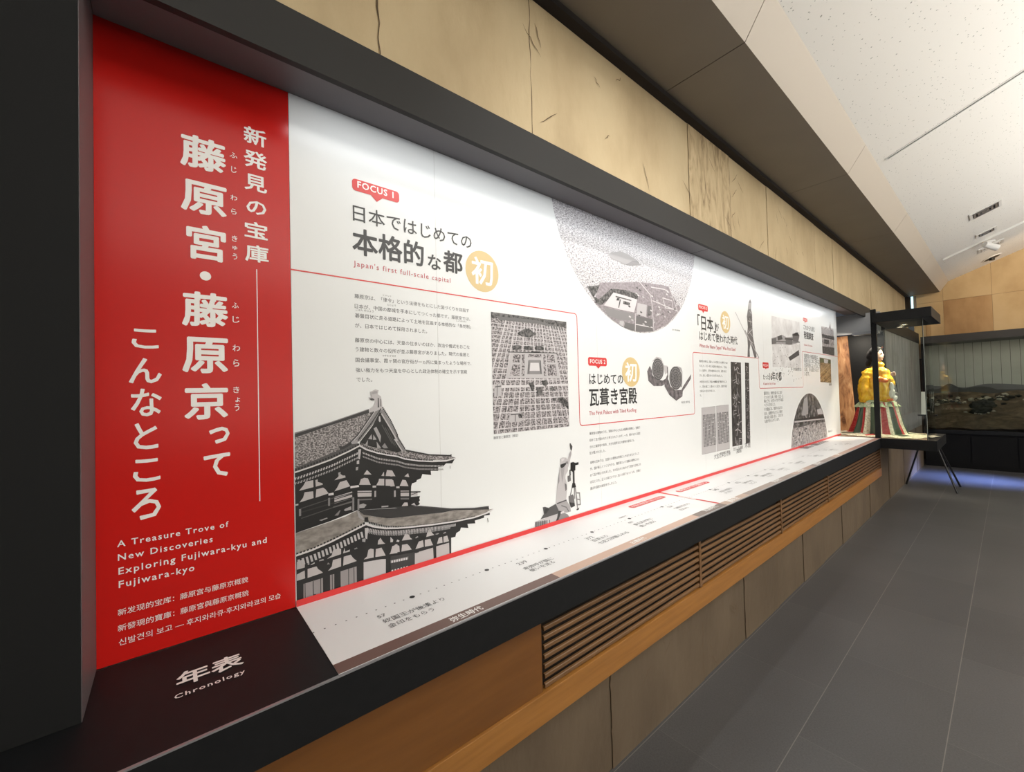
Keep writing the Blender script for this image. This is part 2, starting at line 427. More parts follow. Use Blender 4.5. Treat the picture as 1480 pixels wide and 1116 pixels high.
wb = MB()
xs = [0.20, 0.62, 1.24, 1.75, 2.4, 3.1, 3.9, 4.8, 6.0]
for k, (a, b) in enumerate(zip(xs[:-1], xs[1:])):
    wb.box((a + .0015, 11.58, 3.10), (b - .0015, 11.7, 4.62), M['back_stone'])
    wb.box((a + .0015, 11.575, 2.0), (b - .0015, 11.7, 3.095), M['stain'] if k == 1 else M['back_stone'])
wb.box((0.2, 11.59, 0.0), (6.0, 11.7, 4.6), M['crack'])
structure(wb.build('wall_back'))
wn1 = MB(); wn1.box((0.185, 11.44, 3.00), (0.215, 11.46, 3.243), mat('daylit_pane', (0.5, 0.7, 0.75), 0.2, emit=((0.45, 0.8, 0.9), 1.6)))
wn1.box((0.10, 11.42, 2.98), (0.182, 11.45, 3.245), M['gap']); wn1.box((0.218, 11.45, 3.0), (0.26, 11.47, 3.245), M['soffit'])
structure(wn1.build('window_1'))

# ------------------------------------------------------------------ black framework around the wall print
hb = thing('header_beam', 'long charcoal header beam running above the printed wall, below the tan stone', 'beam', (0.1, 3.2, 2.40))
b = MB(); b.box((0.19, -0.1345, 2.40), (0.21, 7.40, 2.541), M['header']); b.box((0.105, -0.1345, 2.469), (0.19, 7.40, 2.541), M['header']); b.build('fascia_board', hb)
b = MB(); b.box((0.0, -0.134, 2.452), (0.189, 7.06, 2.468), M['reveal']); b.box((0.0, 2.825, 2.4515), (0.188, 2.829, 2.4525), M['gap']); b.build('underside_board', hb)
b = MB(); b.box((0.158, 0.32, 2.436), (0.188, 6.4, 2.4515), mat('strip_channel', (0.7, 0.7, 0.7), 0.4, 0.5)); b.build('lamp_channel', hb)
ep = thing('end_post', 'broad charcoal end post closing the left side of the printed wall', 'post', (0.1, -0.8, 0.873))
b = MB(); b.box((0.0, -1.5, 0.8735), (0.2095, -0.137, 3.22), M['post']); b.build('post_face', ep)
b = MB(); b.box((0.002, -0.1365, 0.8735), (0.2085, -0.1352, 2.452), mat('post_lining', (0.10, 0.085, 0.09), 0.5)); b.build('side_lining', ep)

ct = thing('display_counter', 'long black display counter carrying the timeline below the printed wall', 'counter', (0.2, 3.2, 0.75))
b = MB(); b.box((0.002, -1.5, 0.755), (0.408, 6.42, 0.872), M['black'], 0.002); b.build('counter_top', ct)
b = MB(); b.box((0.406, -1.5, 0.869), (0.4115, 6.425, 0.8728), M['edge']); b.build('edge_highlight', ct)  # light-grey strip paints the highlight along the counter's front edge
a = ART(table_pt)
def tt(body, p, q, mt, bold=0.0, aspect=1.0, art=None, lay=2, space=1.0): txt(art or a, body, p, q, mt, bold, aspect, lay, space, flip=-1)
tt('年表', (0.0093,0.1984), (0.1349,0.2177), 'ink_white', 0.022)
tt('Chronology', (0.0054,0.2493), (0.132,0.2581), 'ink_white', 0.014, space=1.2)
a.build_each('lettering', ct)

# timber front under the counter
wp = MB(); wp.box((0.347, -1.45, 0.503), (0.372, 0.955, 0.753), M['wood_panel'], 0.001)
tag(wp.build('wood_panel'), 'plain brown timber panel under the counter nearest the camera, left of the louvres', 'panel')
lg = MB(); lg.box((0.347, -1.5, 0.405), (0.381, 6.60, 0.5025), M['ledge'], 0.0015)
tag(lg.build('wooden_ledge'), 'long orange-brown timber ledge between the louvre grilles and the stone dado', 'ledge')
gl_lab = ['wooden louvre grille under the counter, first from the plain timber panel', 'wooden louvre grille under the counter, second from the plain timber panel',
          'wooden louvre grille under the counter, third from the plain timber panel', 'wooden louvre grille under the counter, fourth from the plain panel, next to the glass case']
gy = [0.962, 2.068, 3.227, 4.366, 6.60]
for k, (a0, a1) in enumerate(zip(gy[:-1], gy[1:])):
    t = thing('louvre_grille', gl_lab[k], 'vent grille', (0.35, (a0 + a1) / 2, 0.503), 'louvre grilles under the counter')
    b = MB(); b.box((0.3462, a0 + .002, 0.504), (0.349, a1 - .002, 0.753), M['gap_backing']); b.build('backing_board', t)
    b = MB()
    for s in range(8):
        z = 0.510 + s * 0.0315
        b.prism([(0.3650, z + .001), (0.372, z), (0.3735, z + .002), (0.3735, z + .0125), (0.372, z + .0145), (0.3650, z + .0155)], 1, a0 + .004, a1 - .004, M['wood'])
    b.build('slats', t)
    b = MB(); b.box((0.3495, a1 - .022, 0.504), (0.3765, a1 + .0, 0.753), M['wood'], .001); b.build('upright', t)
# ------------------------------------------------------------------ red title panel
rp = thing('title_panel', 'glossy red title panel with white vertical lettering, at the left end of the printed wall', 'panel', (0, 0.08, 0.873))
b = MB(); b.box((-0.02, -0.135, 0.8735), (0, 0.2915, 2.4515), M['red']); b.build('board', rp)
a = ART()
column(a, [('藤', (0.0289,2.2283), (0.1307,2.1372)), ('原', (0.0294,2.1029), (0.1311,2.0147)), ('宮', (0.0401,1.9842), (0.1283,1.8882)), ('藤', (0.0294,1.7996), (0.1313,1.7045)), ('原', (0.0291,1.6759), (0.13,1.5778)), ('京', (0.0324,1.5509), (0.1288,1.4526)),
           ('っ', (0.0848,1.4298), (0.1313,1.384)), ('て', (0.072,1.3578), (0.132,1.2932))], 'ink_white', 0.026)
a.disc((0.0808,1.8451), 0.0125, 0.0125, 'ink_white', 2)
column(a, [('こ', (-0.0697,1.6888), (-0.018,1.6391)), ('ん', (-0.0752,1.615), (-0.0125,1.551)), ('な', (-0.0718,1.5374), (-0.013,1.4671)), ('と', (-0.0672,1.4509), (-0.0204,1.3841)), ('こ', (-0.069,1.3599), (-0.0168,1.3023)), ('ろ', (-0.0719,1.285), (-0.0161,1.2085))], 'ink_white', 0.016)
column(a, [('新', (0.1739,2.3035), (0.2311,2.2531)), ('発', (0.1732,2.234), (0.2321,2.1832)), ('見', (0.1741,2.1633), (0.2313,2.1151)), ('の', (0.1784,2.0864), (0.2286,2.0466)), ('宝', (0.1726,2.0232), (0.2314,1.9756)), ('庫', (0.1736,1.9558), (0.2332,1.9053))], 'ink_white', 0.02)
a.build_each('title_lettering', rp)
a = ART()
column(a, [('ふ', (0.1389,2.2116), (0.1576,2.1961)), ('じ', (0.1425,2.1709), (0.1555,2.1532)), ('わ', (0.14,2.0884), (0.1563,2.0732)), ('ら', (0.1412,2.049), (0.1543,2.0326)), ('き', (0.1421,1.9719), (0.1551,1.9549)), ('ゅ', (0.1434,1.9424), (0.1549,1.9309)), ('う', (0.1432,1.9206), (0.1546,1.9029)),
           ('ふ', (0.1402,1.7799), (0.1564,1.7641)), ('じ', (0.1414,1.7407), (0.1577,1.7225)), ('わ', (0.1406,1.6602), (0.1585,1.6414)), ('ら', (0.1418,1.6181), (0.1563,1.5979)), ('き', (0.141,1.5408), (0.1556,1.523)), ('ょ', (0.1456,1.5103), (0.1569,1.4974)), ('う', (0.1437,1.4919), (0.155,1.4719))], 'ink_white', 0.008, True)
a.build_each('reading_aid_lettering', rp)
a = ART(); a.line([(0.202,1.8841), (0.202,1.2091)], 0.0022, 'ink_white'); a.build('rule_line', rp)
a = ART()
txt(a, 'A Treasure Trove of', (-0.0982,1.1543), (0.1263,1.1497), 'ink_white', 0.012, space=1.22)
txt(a, 'New Discoveries', (-0.0972,1.1203), (0.0902,1.1175), 'ink_white', 0.012, space=1.22)
txt(a, 'Exploring Fujiwara-kyu and', (-0.0963,1.0871), (0.2178,1.0834), 'ink_white', 0.012, space=1.22)
txt(a, 'Fujiwara-kyo', (-0.0959,1.0549), (0.0502,1.0512), 'ink_white', 0.012, space=1.22)
a.build_each('english_lettering', rp)
a = ART()
txt(a, '新发现的宝库：藤原宫与藤原京概貌', (-0.0979,0.9885), (0.1705,0.986), 'ink_white')
txt(a, '新發現的寶庫：藤原宮與藤原京概貌', (-0.0981,0.9514), (0.1715,0.9472), 'ink_white')
txt(a, '신발견의 보고 — 후지와라큐·후지와라쿄의 모습', (-0.0965,0.9166), (0.2516,0.9136), 'ink_white')
a.build_each('translation_lettering', rp)

# ------------------------------------------------------------------ white exhibit panel
wpn = thing('exhibit_panel', 'long white printed exhibit panel with five focus sections and monochrome pictures', 'panel', (0, 3.4, 0.873))
b = MB(); b.box((-0.02, 0.2925, 0.8735), (0, 6.60, 2.4515), M['white']); b.build('board', wpn)
a = ART()
for y in (0.798, 1.76, 2.94, 4.10, 5.30): a.mark(); a.poly([(y, 0.9), (y + .0016, 0.9), (y + .0016, 2.45), (y, 2.45)], 'seam', 0.5)
a.build_each('board_joint', wpn)
a = ART(); a.poly([(0.293, 0.8738), (6.598, 0.8738), (6.598, 0.893), (0.293, 0.893)], 'ink_red', 9); a.build('red_base_stripe', wpn)

def rnd(p, q, r, n=5):
    y0, z0 = min(p[0], q[0]), min(p[1], q[1]); y1, z1 = max(p[0], q[0]), max(p[1], q[1]); out = []
    for cy, cz_, a0 in ((y1 - r, z1 - r, 0), (y0 + r, z1 - r, 90), (y0 + r, z0 + r, 180), (y1 - r, z0 + r, 270)):
        for k in range(n + 1):
            t = R(a0 + 90 * k / n); out.append((cy + r * math.cos(t), cz_ + r * math.sin(t)))
    return out
a = ART()
def path(pts, r=0.022):
    """orthogonal rule with rounded corners"""
    out = [pts[0]]
    for p, c, n in zip(pts[:-2], pts[1:-1], pts[2:]):
        d0 = Vector((p[0] - c[0], p[1] - c[1])).normalized(); d1 = Vector((n[0] - c[0], n[1] - c[1])).normalized()
        A = Vector(c) + d0 * r; B = Vector(c) + d1 * r
        for k in range(6):
            t = k / 5; q = A * (1 - t) ** 2 + Vector(c) * 2 * t * (1 - t) + B * t * t; out.append((q.x, q.y))
    return out + [pts[-1]]
y1 = 1.620; y2 = 2.787
r1 = ((0.2935,1.897)[1] + (1.576,1.9036)[1]) / 2; r2 = ((1.636,1.3319)[1] + (2.7707,1.3291)[1]) / 2; r3 = ((2.8498,1.7568)[1] + (3.8823,1.7608)[1]) / 2; r4 = ((3.9806,1.5006)[1] + (5.1513,1.4892)[1]) / 2; r5 = ((5.2447,1.8741)[1] + (6.4167,1.875)[1]) / 2
a.line(path([(0.293, r1), ((1.6048,1.5958)[0], r1), ((1.6048,1.5958)[0], r2), ((2.8011,1.5144)[0], r2), ((2.8011,1.5144)[0], r3), ((3.9737,1.6247)[0], r3), ((3.9737,1.6247)[0], r4), ((5.1766,1.6394)[0], r4), ((5.1766,1.6394)[0], r5), (6.598, r5)]), 0.0045, 'ink_red', 1)
a.build('red_rule_line', wpn)

def badge(p, q, tail, body, ta, tb, r=0.012):
    z1 = max(p[1], q[1]); z0 = min(p[1], q[1]); y0 = p[0]; y1 = q[0]
    s = ART(); s.poly(rnd((y0, z0), (y1, z1), r), 'ink_red', 2)
    ty = tail[0]; hw = (y1 - y0) * 0.13
    s.poly([(ty - hw, z0 + .001), (ty, min(tail[1], z0 - .008)), (ty + hw, z0 + .001)], 'ink_red', 2)
    o_ = s.build('focus_badge', wpn)
    s = ART(); txt(s, body, ta, tb, 'ink_white', 0.022, lay=3, space=1.12); s.build('badge_lettering', o_)
badge((0.4829,2.2452), (0.6518,2.2047), (0.5677,2.1862), 'FOCUS 1', (0.5005,2.2162), (0.6301,2.2188))
badge((1.6826,1.6834), (1.8385,1.6383), (1.7649,1.6236), 'FOCUS 2', (1.6973,1.6513), (1.8258,1.6512))
badge((2.903,2.1094), (3.0495,2.0658), (2.9766,2.0494), 'FOCUS 3', (2.9161,2.0777), (3.0345,2.082))
badge((4.066,1.7269), (4.2077,1.6749), (4.1365,1.6641), 'FOCUS 4', (4.0787,1.692), (4.1941,1.6904))
badge((5.2551,2.2437), (5.4004,2.2086), (5.3209,2.1862), 'FOCUS 5', (5.2676,2.2128), (5.3872,2.2187))

a = ART()
txt(a, '日本ではじめての', (0.4836,2.1026), (0.9659,2.1063), 'ink_black', 0.006)
txt(a, '本格的', (0.4801,1.9913), (0.7466,2.0002), 'ink_black', 0.022, aspect=1.06)
txt(a, 'な', (0.7627,1.9899), (0.8198,1.9892), 'ink_black', 0.018)
txt(a, '都', (0.8301,1.9928), (0.9198,1.9983), 'ink_black', 0.022)
txt(a, 'はじめての', (1.6875,1.5441), (1.9826,1.5455), 'ink_black', 0.012, aspect=1.05)
txt(a, '瓦葺き宮殿', (1.6829,1.4401), (2.1132,1.4302), 'ink_black', 0.018, aspect=1.15)
txt(a, '「日本」', (2.8868,1.9239), (3.1684,1.9403), 'ink_black', 0.014, aspect=1.15)
txt(a, 'が', (3.1614,1.9387), (3.2206,1.9423), 'ink_black', 0.012)
txt(a, 'はじめて使われた時代', (2.9057,1.8603), (3.5463,1.8528), 'ink_black', 0.012, aspect=1.1)
txt(a, 'たった', (4.0659,1.5766), (4.2078,1.5752), 'ink_black', 0.012)
txt(a, '16年の都', (4.216,1.5721), (4.5322,1.5683), 'ink_black', 0.016, aspect=1.1)
txt(a, 'これからも続く', (5.2582,2.1171), (5.6615,2.1244), 'ink_grey', 0.01)
txt(a, '発掘調査', (5.2584,2.0238), (5.5969,2.0271), 'ink_black', 0.016)
a.build_each('heading_lettering', wpn)
a = ART()
txt(a, "Japan's first full-scale capital", (0.4827,1.9447), (0.8605,1.9464), 'ink_rose', 0.004, space=1.2)
txt(a, 'The First Palace with Tiled Roofing', (1.6781,1.384), (2.1025,1.3756), 'ink_rose', 0.004)
txt(a, 'When the Name "Japan" Was First Used', (2.8993,1.7983), (3.5023,1.8007), 'ink_rose', 0.004)
txt(a, 'A Capital for Only 16 Years', (4.061,1.5274), (4.3678,1.524), 'ink_rose', 0.004)
txt(a, 'Excavations That Continue', (5.2532,1.943), (5.5451,1.9422), 'ink_rose', 0.004)
a.build_each('english_lettering', wpn)
def seal(p, ry, rz):
    s = ART(); s.disc(p, ry, rz, 'gold', 1, 36); o_ = s.build('gold_seal', wpn)
    s = ART(); glyph(s, '初', (p[0] - ry * .66, p[1] - rz * .66), (p[0] + ry * .66, p[1] + rz * .66), 'ink_white', 0.02, 2); s.build('seal_lettering', o_)
for (c, l, r_, t_, b_) in (((1.0183,2.0176), (0.9358,2.0106), (1.1056,2.022), (1.0198,2.1042), (1.0182,1.9315)), ((2.0624,1.6106), (1.9769,1.6121), (2.1522,1.6107), (2.067,1.6963), (2.0579,1.5253)), ((3.3391,2.0176), (3.2544,2.0135), (3.4267,2.0212), (3.346,2.1032), (3.3322,1.9317))):
    seal(c, (r_[0] - l[0]) / 2, (t_[1] - b_[1]) / 2)

def para(lines, mt='ink_grey', bold=0.004, fit=False):
    a = ART()
    s_ = None
    for body, p, q in lines:
        k_ = txt(a, body, p, q, mt, bold, lay=1, scale=None if fit else s_)
        s_ = s_ or k_
    a.build_each('body_lettering', wpn)
para([('藤原京は、「律令」という法律をもとにした国づくりを目指す', (0.4844,1.836), (0.9455,1.8392)),
      ('日本が、中国の都城を手本にしてつくった都です。藤原京では、', (0.4843,1.8019), (0.9361,1.8057)),
      ('碁盤目状に走る道路によって土地を区画する本格的な「条坊制」', (0.4847,1.7708), (0.942,1.7732)),
      ('が、日本ではじめて採用されました。', (0.4841,1.7369), (0.7547,1.7399)),
      ('藤原京の中心には、天皇の住まいのほか、政治や儀式をおこな', (0.4832,1.6882), (0.9453,1.6893)),
      ('う建物と数々の役所が並ぶ藤原宮がありました。現代の皇居と', (0.484,1.657), (0.9445,1.6582)),
      ('国会議事堂、霞ヶ関の官庁街が一ヵ所に集まったような場所で、', (0.4838,1.6202), (0.9368,1.6242)),
      ('強い権力をもつ天皇を中心とした政治体制の確立を示す宮殿', (0.4844,1.5863), (0.9449,1.5894)),
      ('でした。', (0.4854,1.5559), (0.543,1.5559)),
      ])
para([('りつりょう', (0.5837,1.8569), (0.613,1.8573)), ('とじょう', (0.5995,1.8245), (0.6305,1.8252)), ('ごばん めじょう', (0.4874,1.7957), (0.549,1.794)), ('じょうぼうせい', (0.8839,1.7952), (0.9315,1.7946)), ('かすみ が せき', (0.5782,1.6432), (0.6267,1.6438))], fit=True)
para([('藤原宮の建物のうち、宮殿の中心となる大極殿の屋根に、宮殿で', (1.6774,1.2808), (2.1367,1.2771)),
      ('初めて瓦が葺かれたと考えられています。一方、都のなかに造営', (1.6758,1.2452), (2.1349,1.2434)),
      ('された薬師寺や官寺、大きな役所などの建物の屋根にも、', (1.6765,1.2104), (2.1124,1.2089)),
      ('瓦が葺かれました。', (1.6728,1.1776), (1.8105,1.1785)),
      ('当時の日本では、瓦葺きの建物は寺院にしかありませんでした', (1.6757,1.1309), (2.1335,1.1274)),
      ('が、国が新しくつくる大きな、藤原宮という宮殿の建物にはじ', (1.6741,1.0972), (2.1317,1.0956)),
      ('めて瓦が用いられました。その瓦は大小あわせて百数十万枚にの', (1.6726,1.0636), (2.1328,1.0638)),
      ('ぼるとされ、近くの窯だけでなく遠くの窯でもつくられ、宮殿に', (1.6712,1.0318), (2.1307,1.026)),
      ('運ばれ国家の威信を示しました。', (1.6698,1), (1.9183,0.9913))])
T3 = ['藤原京の時代は、国のしくみが整えられた時代でもあ', 'りました。七〇一年に大宝律令が制定され、「日本」', 'という国号や、元号の使用がはじまり、貨幣も発行', 'され、新しい国家のかたちが示されました。', '大宝元年の元日に天皇は大極殿の前で儀式をおこな', 'い、文物の儀ここに備われりと記され、国家の完成', 'が高らかに宣言されました。', 'た。']
y0s = (495, 522, 548, 575, 612, 640, 665, 690)
_l = [(2.8935,1.6895), (2.8912,1.6561), (2.8899,1.6242), (2.8886,1.5909), (2.8873,1.5454), (2.8859,1.5112), (2.8858,1.4804), (2.8846,1.4502)]
_r = [(3.3499,1.6958), (3.3595,1.6621), (3.3592,1.628), (3.3414,1.5917), (3.3526,1.5471), (3.3522,1.512), (3.3519,1.4787), (2.9195,1.4494)]
para(list(zip(T3, _l, _r)))
T4 = ['藤原京は、持統天皇八年に都が', 'うつされて以来、持統・文武・元', '明の三代、わずか十六年で平城京', 'へうつされました。', 'その理由には、地形や水はけの', 'ほか、遣唐使がもたらした唐の', '都の姿との違いなど、さまざま', 'な説が考えられています。']
_l = [(4.0717,1.4381), (4.0695,1.3995), (4.0692,1.3638), (4.0679,1.3332), (4.0654,1.2916), (4.0652,1.2566), (4.0649,1.2211), (4.0632,1.1875)]
_r = [(4.5312,1.4367), (4.5294,1.4029), (4.5277,1.3704), (4.2087,1.3328), (4.5234,1.2957), (4.523,1.2573), (4.5213,1.2243), (4.5193,1.188)]
para(list(zip(T4, _l, _r)))
T5 = ['藤原宮の発掘調査は、', '昭和のはじめに日本古文', '化研究所によっておこな', 'われ、今も続けられて', 'います。']
_l = [(5.2489,1.8141), (5.2427,1.7634), (5.2386,1.7113), (5.2352,1.6646), (5.2317,1.6179)]
_r = [(5.7511,1.8025), (5.745,1.7569), (5.7384,1.7082), (5.7349,1.6621), (5.7288,1.6168)]
para(list(zip(T5, _l, _r)))
a = ART()
for body, p, q in (('藤原宮と藤原京（模型）', (1.0549,1.3121), (1.1922,1.3113)), ('軒丸瓦と軒平瓦', (2.626,1.4092), (2.7378,1.411)), ('上空から見た藤原宮跡', (2.5329,1.8899), (2.6395,1.8923)), ('続日本紀（写本）', (3.17,1.0014), (3.3383,1.0115)), ('大宝元年正月条', (3.0674,0.9904), (3.3486,0.9864)), ('出土した木簡', (3.4011,1.0129), (3.5784,1.0135)), ('（複製）', (3.45,0.9858), (3.5558,0.988)), ('木簡', (3.6191,1.0093), (3.7321,1.0121)),
                   ('第一次大極殿院復元図', (4.8053,1.6731), (5.1272,1.6643)), ('飛鳥川のほとり', (6.0367,0.9493), (6.216,0.9436)), ('発掘現場', (6.1469,1.5088), (6.2679,1.5047))):
    txt(a, body, p, q, 'ink_grey', 0.006, lay=1)
a.build_each('caption_lettering', wpn)

# ---- monochrome temple picture
M['tile_print'] = ramp_mat('roof_tile_print', [(0.36, (0.07, 0.064, 0.064)), (0.5, (0.21, 0.19, 0.19)), (0.64, (0.42, 0.39, 0.39))], 170, 1, 0.4, (1, 1.0, 1.3))
M['thatch_print'] = ramp_mat('weathered_roof_print', [(0.3, (0.13, 0.115, 0.105)), (0.7, (0.34, 0.31, 0.285))], 26, 4, 0.4, (1, 1, 2.2))
M['wall_print'] = mat('wall_print', (0.46, 0.425, 0.43), 0.4)
M['door_print'] = mat('door_print', (0.27, 0.245, 0.25), 0.4)
t = ART()
DK = 'g0'
t.poly([(0.2947,1.2793),(0.3709,1.2974),(0.4459,1.3215),(0.4918,1.3407),(0.5198,1.3244),(0.5848,1.2991),(0.5988,1.2933),(0.7055,1.264),(0.823,1.249),(0.8651,1.2547),(0.8497,1.2356),(0.8227,1.239),(0.8123,1.2314),(0.788,1.2292),(0.7876,1.2152),(0.7561,1.2195),(0.7576,1.2036),(0.7213,1.2123),(0.7153,1.1978),(0.6983,1.1935),(0.6963,1.187),(0.6796,1.1845),(0.6757,1.1741),(0.6742,1.1535),(0.6738,1.1368),(0.71,1.1338),(0.7068,1.1241),(0.7097,1.1185),(0.7039,1.1127),(0.7093,1.1049),(0.7018,1.1006),(0.6651,1.1032),(0.5951,1.1118),(0.4817,1.1272),(0.3959,1.1093),(0.2947,1.0945)], DK, 1)
t.poly([(0.2946,1.0267),(0.3948,1.0417),(0.5088,1.0749),(0.5797,1.0458),(0.5937,1.0443),(0.7571,1.0181),(0.9461,1.0045),(1.0257,1.0082),(1.0255,0.9994),(0.997,1.0026),(0.9958,0.9941),(0.9503,0.9924),(0.9523,0.9807),(0.9143,0.9871),(0.9182,0.9697),(0.8834,0.9793),(0.8788,0.9676),(0.8616,0.9626),(0.857,0.9492),(0.8381,0.9501),(0.8362,0.8785),(0.682,0.8821),(0.5904,0.8834),(0.5147,0.884),(0.4964,0.8814),(0.2946,0.8848)], DK, 1)
# upper roof
t.poly([(0.2961,1.3846),(0.5221,1.4473),(0.5448,1.4542),(0.5184,1.4207),(0.4894,1.382),(0.4645,1.3563),(0.4225,1.3301),(0.3711,1.3135),(0.2948,1.29)], 'tile_print', 2)
t.poly([(0.2963,1.3988),(0.401,1.4249),(0.5255,1.4608),(0.5269,1.4481),(0.4008,1.4144),(0.2961,1.3838)], 'g1', 3)
t.poly([(0.2963,1.3982),(0.401,1.4255),(0.5255,1.4621),(0.5255,1.4595),(0.4009,1.4225),(0.2963,1.3951)], 'g4', 4)
t.poly([(0.526,1.4503),(0.5271,1.4614),(0.5386,1.4689),(0.5459,1.4782),(0.5487,1.4893),(0.539,1.4921),(0.5278,1.4947),(0.5263,1.5011),(0.5353,1.5031),(0.5329,1.5105),(0.5314,1.5201),(0.5495,1.5284),(0.5609,1.5251),(0.5574,1.5116),(0.5688,1.5033),(0.5718,1.4854),(0.573,1.462),(0.5513,1.4539)], 'g6', 4)
t.poly([(0.5571,1.4987),(0.5604,1.4986),(0.5614,1.4664),(0.5564,1.4649)], 'g2', 5); t.poly([(0.5653,1.4953),(0.5679,1.4936),(0.5688,1.4677),(0.5655,1.4694)], 'g3', 5); t.poly([(0.5278,1.4969),(0.5375,1.4986),(0.5455,1.4942),(0.5438,1.4901),(0.5325,1.4923)], 'g2', 5); t.poly([(0.5346,1.5168),(0.5461,1.523),(0.5559,1.5219),(0.5558,1.5148),(0.5394,1.5113)], 'g5', 5)
t.poly([(0.5498,1.4588),(0.5706,1.4621),(0.5643,1.4437),(0.5374,1.4068),(0.5032,1.3668),(0.4936,1.3561),(0.4704,1.3465),(0.4644,1.3517),(0.4892,1.3727),(0.5183,1.4144)], 'g4', 3)
t.dashes([(0.5661,1.45),(0.5374,1.41),(0.5022,1.3678),(0.4889,1.354)], 0.0085, 0.0035, 0.014, 'g1', 4, off=-0.012, slant=-0.008)
t.line([(0.5464,1.4557),(0.5183,1.4169),(0.4893,1.3773),(0.4675,1.3554)], 0.006, 'g6', 4)
t.line([(0.5415,1.4512),(0.5135,1.4131),(0.4862,1.3766),(0.4583,1.3507),(0.4284,1.3355)], 0.004, 'g1', 4)
t.poly([(0.4271,1.3462),(0.4373,1.343),(0.4644,1.3557),(0.4658,1.3469),(0.4401,1.3342),(0.4278,1.3325)], 'g1', 4)
t.poly([(0.4675,1.3585),(0.4859,1.3599),(0.4857,1.3481),(0.4658,1.3476)], 'g5', 4)
t.poly([(0.5627,1.4486),(0.5693,1.4466),(0.6257,1.348),(0.6444,1.3054),(0.6248,1.3035),(0.5652,1.3212),(0.52,1.337),(0.4935,1.352),(0.5373,1.4036)], DK, 3)
t.line([(0.5712,1.4546),(0.6005,1.4026),(0.6238,1.358),(0.6209,1.36),(0.6516,1.3073)], 0.012, 'g4', 4)
t.line([(0.5693,1.4434),(0.597,1.3963),(0.6256,1.3447),(0.6155,1.3506),(0.6437,1.3055)], 0.004, 'g6', 5)
t.dashes([(0.573,1.462),(0.6008,1.4156),(0.626,1.3612),(0.621,1.3616),(0.6534,1.3088)], 0.0065, 0.0035, 0.006, 'g0', 5, off=-0.005)
t.poly([(0.5404,1.3938),(0.5502,1.3995),(0.5661,1.3662),(0.563,1.3433),(0.5576,1.3573)], 'g5', 4); t.poly([(0.5214,1.3599),(0.5329,1.3753),(0.5348,1.3574)], 'g5', 4); t.poly([(0.5393,1.3732),(0.5504,1.3554),(0.538,1.3552)], 'g5', 4); t.poly([(0.5106,1.3426),(0.5204,1.3568),(0.5184,1.3381)], 'g5', 4)
t.poly([(0.5502,1.3483),(0.5659,1.3244),(0.5521,1.3258)], 'g5', 4); t.poly([(0.5687,1.3299),(0.5789,1.3408),(0.5904,1.3218),(0.5752,1.3228)], 'g4', 4); t.poly([(0.5601,1.4342),(0.5641,1.4356),(0.5664,1.4177),(0.563,1.4141),(0.5589,1.4198)], 'g6', 4)
t.line([(0.5702,1.4046),(0.606,1.3366)], 0.003, 'g2', 4); t.line([(0.5817,1.3941),(0.6145,1.3292)], 0.003, 'g2', 4); t.line([(0.5901,1.3935),(0.623,1.3218)], 0.002, 'g2', 4)
# upper skirt roof and its eaves
t.poly([(0.4935,1.3511),(0.52,1.336),(0.5652,1.3199),(0.6248,1.3035),(0.6551,1.3042),(0.7439,1.2808),(0.8442,1.2644),(0.8651,1.2562),(0.8231,1.2525),(0.7056,1.2674),(0.5989,1.2972),(0.5849,1.3036),(0.5198,1.3259),(0.4918,1.3429)], 'tile_print', 4)
t.poly([(0.6534,1.3111),(0.7517,1.2827),(0.8401,1.2699),(0.8465,1.2728),(0.8475,1.2626),(0.7439,1.2787),(0.6569,1.3034)], 'g1', 5)
t.poly([(0.2949,1.2914),(0.3712,1.315),(0.4225,1.3316),(0.4643,1.3502),(0.4903,1.3477),(0.4923,1.3388),(0.4579,1.3247),(0.399,1.3028),(0.3434,1.2878),(0.2947,1.2773)], 'g2', 3)
t.line([(0.2947,1.2787),(0.3435,1.2899),(0.399,1.3043),(0.4579,1.3257),(0.4918,1.3401),(0.5134,1.325),(0.5518,1.3092),(0.5848,1.2991),(0.6245,1.2893),(0.6509,1.2773),(0.7055,1.2633),(0.7628,1.2542),(0.823,1.249),(0.8651,1.2544)], 0.0045, 'g7', 6)
t.dashes([(0.2948,1.2886),(0.3436,1.3008),(0.3992,1.3162),(0.4581,1.3354),(0.4888,1.3478)], 0.009, 0.005, 0.006, 'g0', 5)
t.dashes([(0.4935,1.3511),(0.5199,1.3316),(0.5519,1.3162),(0.585,1.3055),(0.6246,1.2959),(0.6511,1.2846),(0.7057,1.2708),(0.763,1.2612)], 0.0065, 0.0035, 0.006, 'g0', 5)
t.dashes([(0.2947,1.2787),(0.3435,1.2899),(0.399,1.3043),(0.4579,1.3257),(0.4855,1.3357)], 0.0085, 0.0045, 0.008, 'g6', 6, off=0.016, slant=-0.003)
t.dashes([(0.2947,1.2787),(0.3435,1.2899),(0.399,1.3043),(0.4579,1.3257),(0.4855,1.3357)], 0.0085, 0.0045, 0.007, 'g5', 6, off=0.031, slant=-0.003)
t.dashes([(0.5009,1.331),(0.5517,1.306),(0.5848,1.2971),(0.6244,1.287),(0.6509,1.2753),(0.7055,1.262),(0.8066,1.2474)], 0.0062, 0.003, 0.007, 'g6', 6, off=0.013, slant=0.002)
t.dashes([(0.5009,1.331),(0.5517,1.306),(0.5848,1.2971),(0.6244,1.287),(0.6509,1.2753),(0.7055,1.262),(0.8066,1.2474)], 0.0062, 0.003, 0.006, 'g5', 6, off=0.026, slant=0.002)
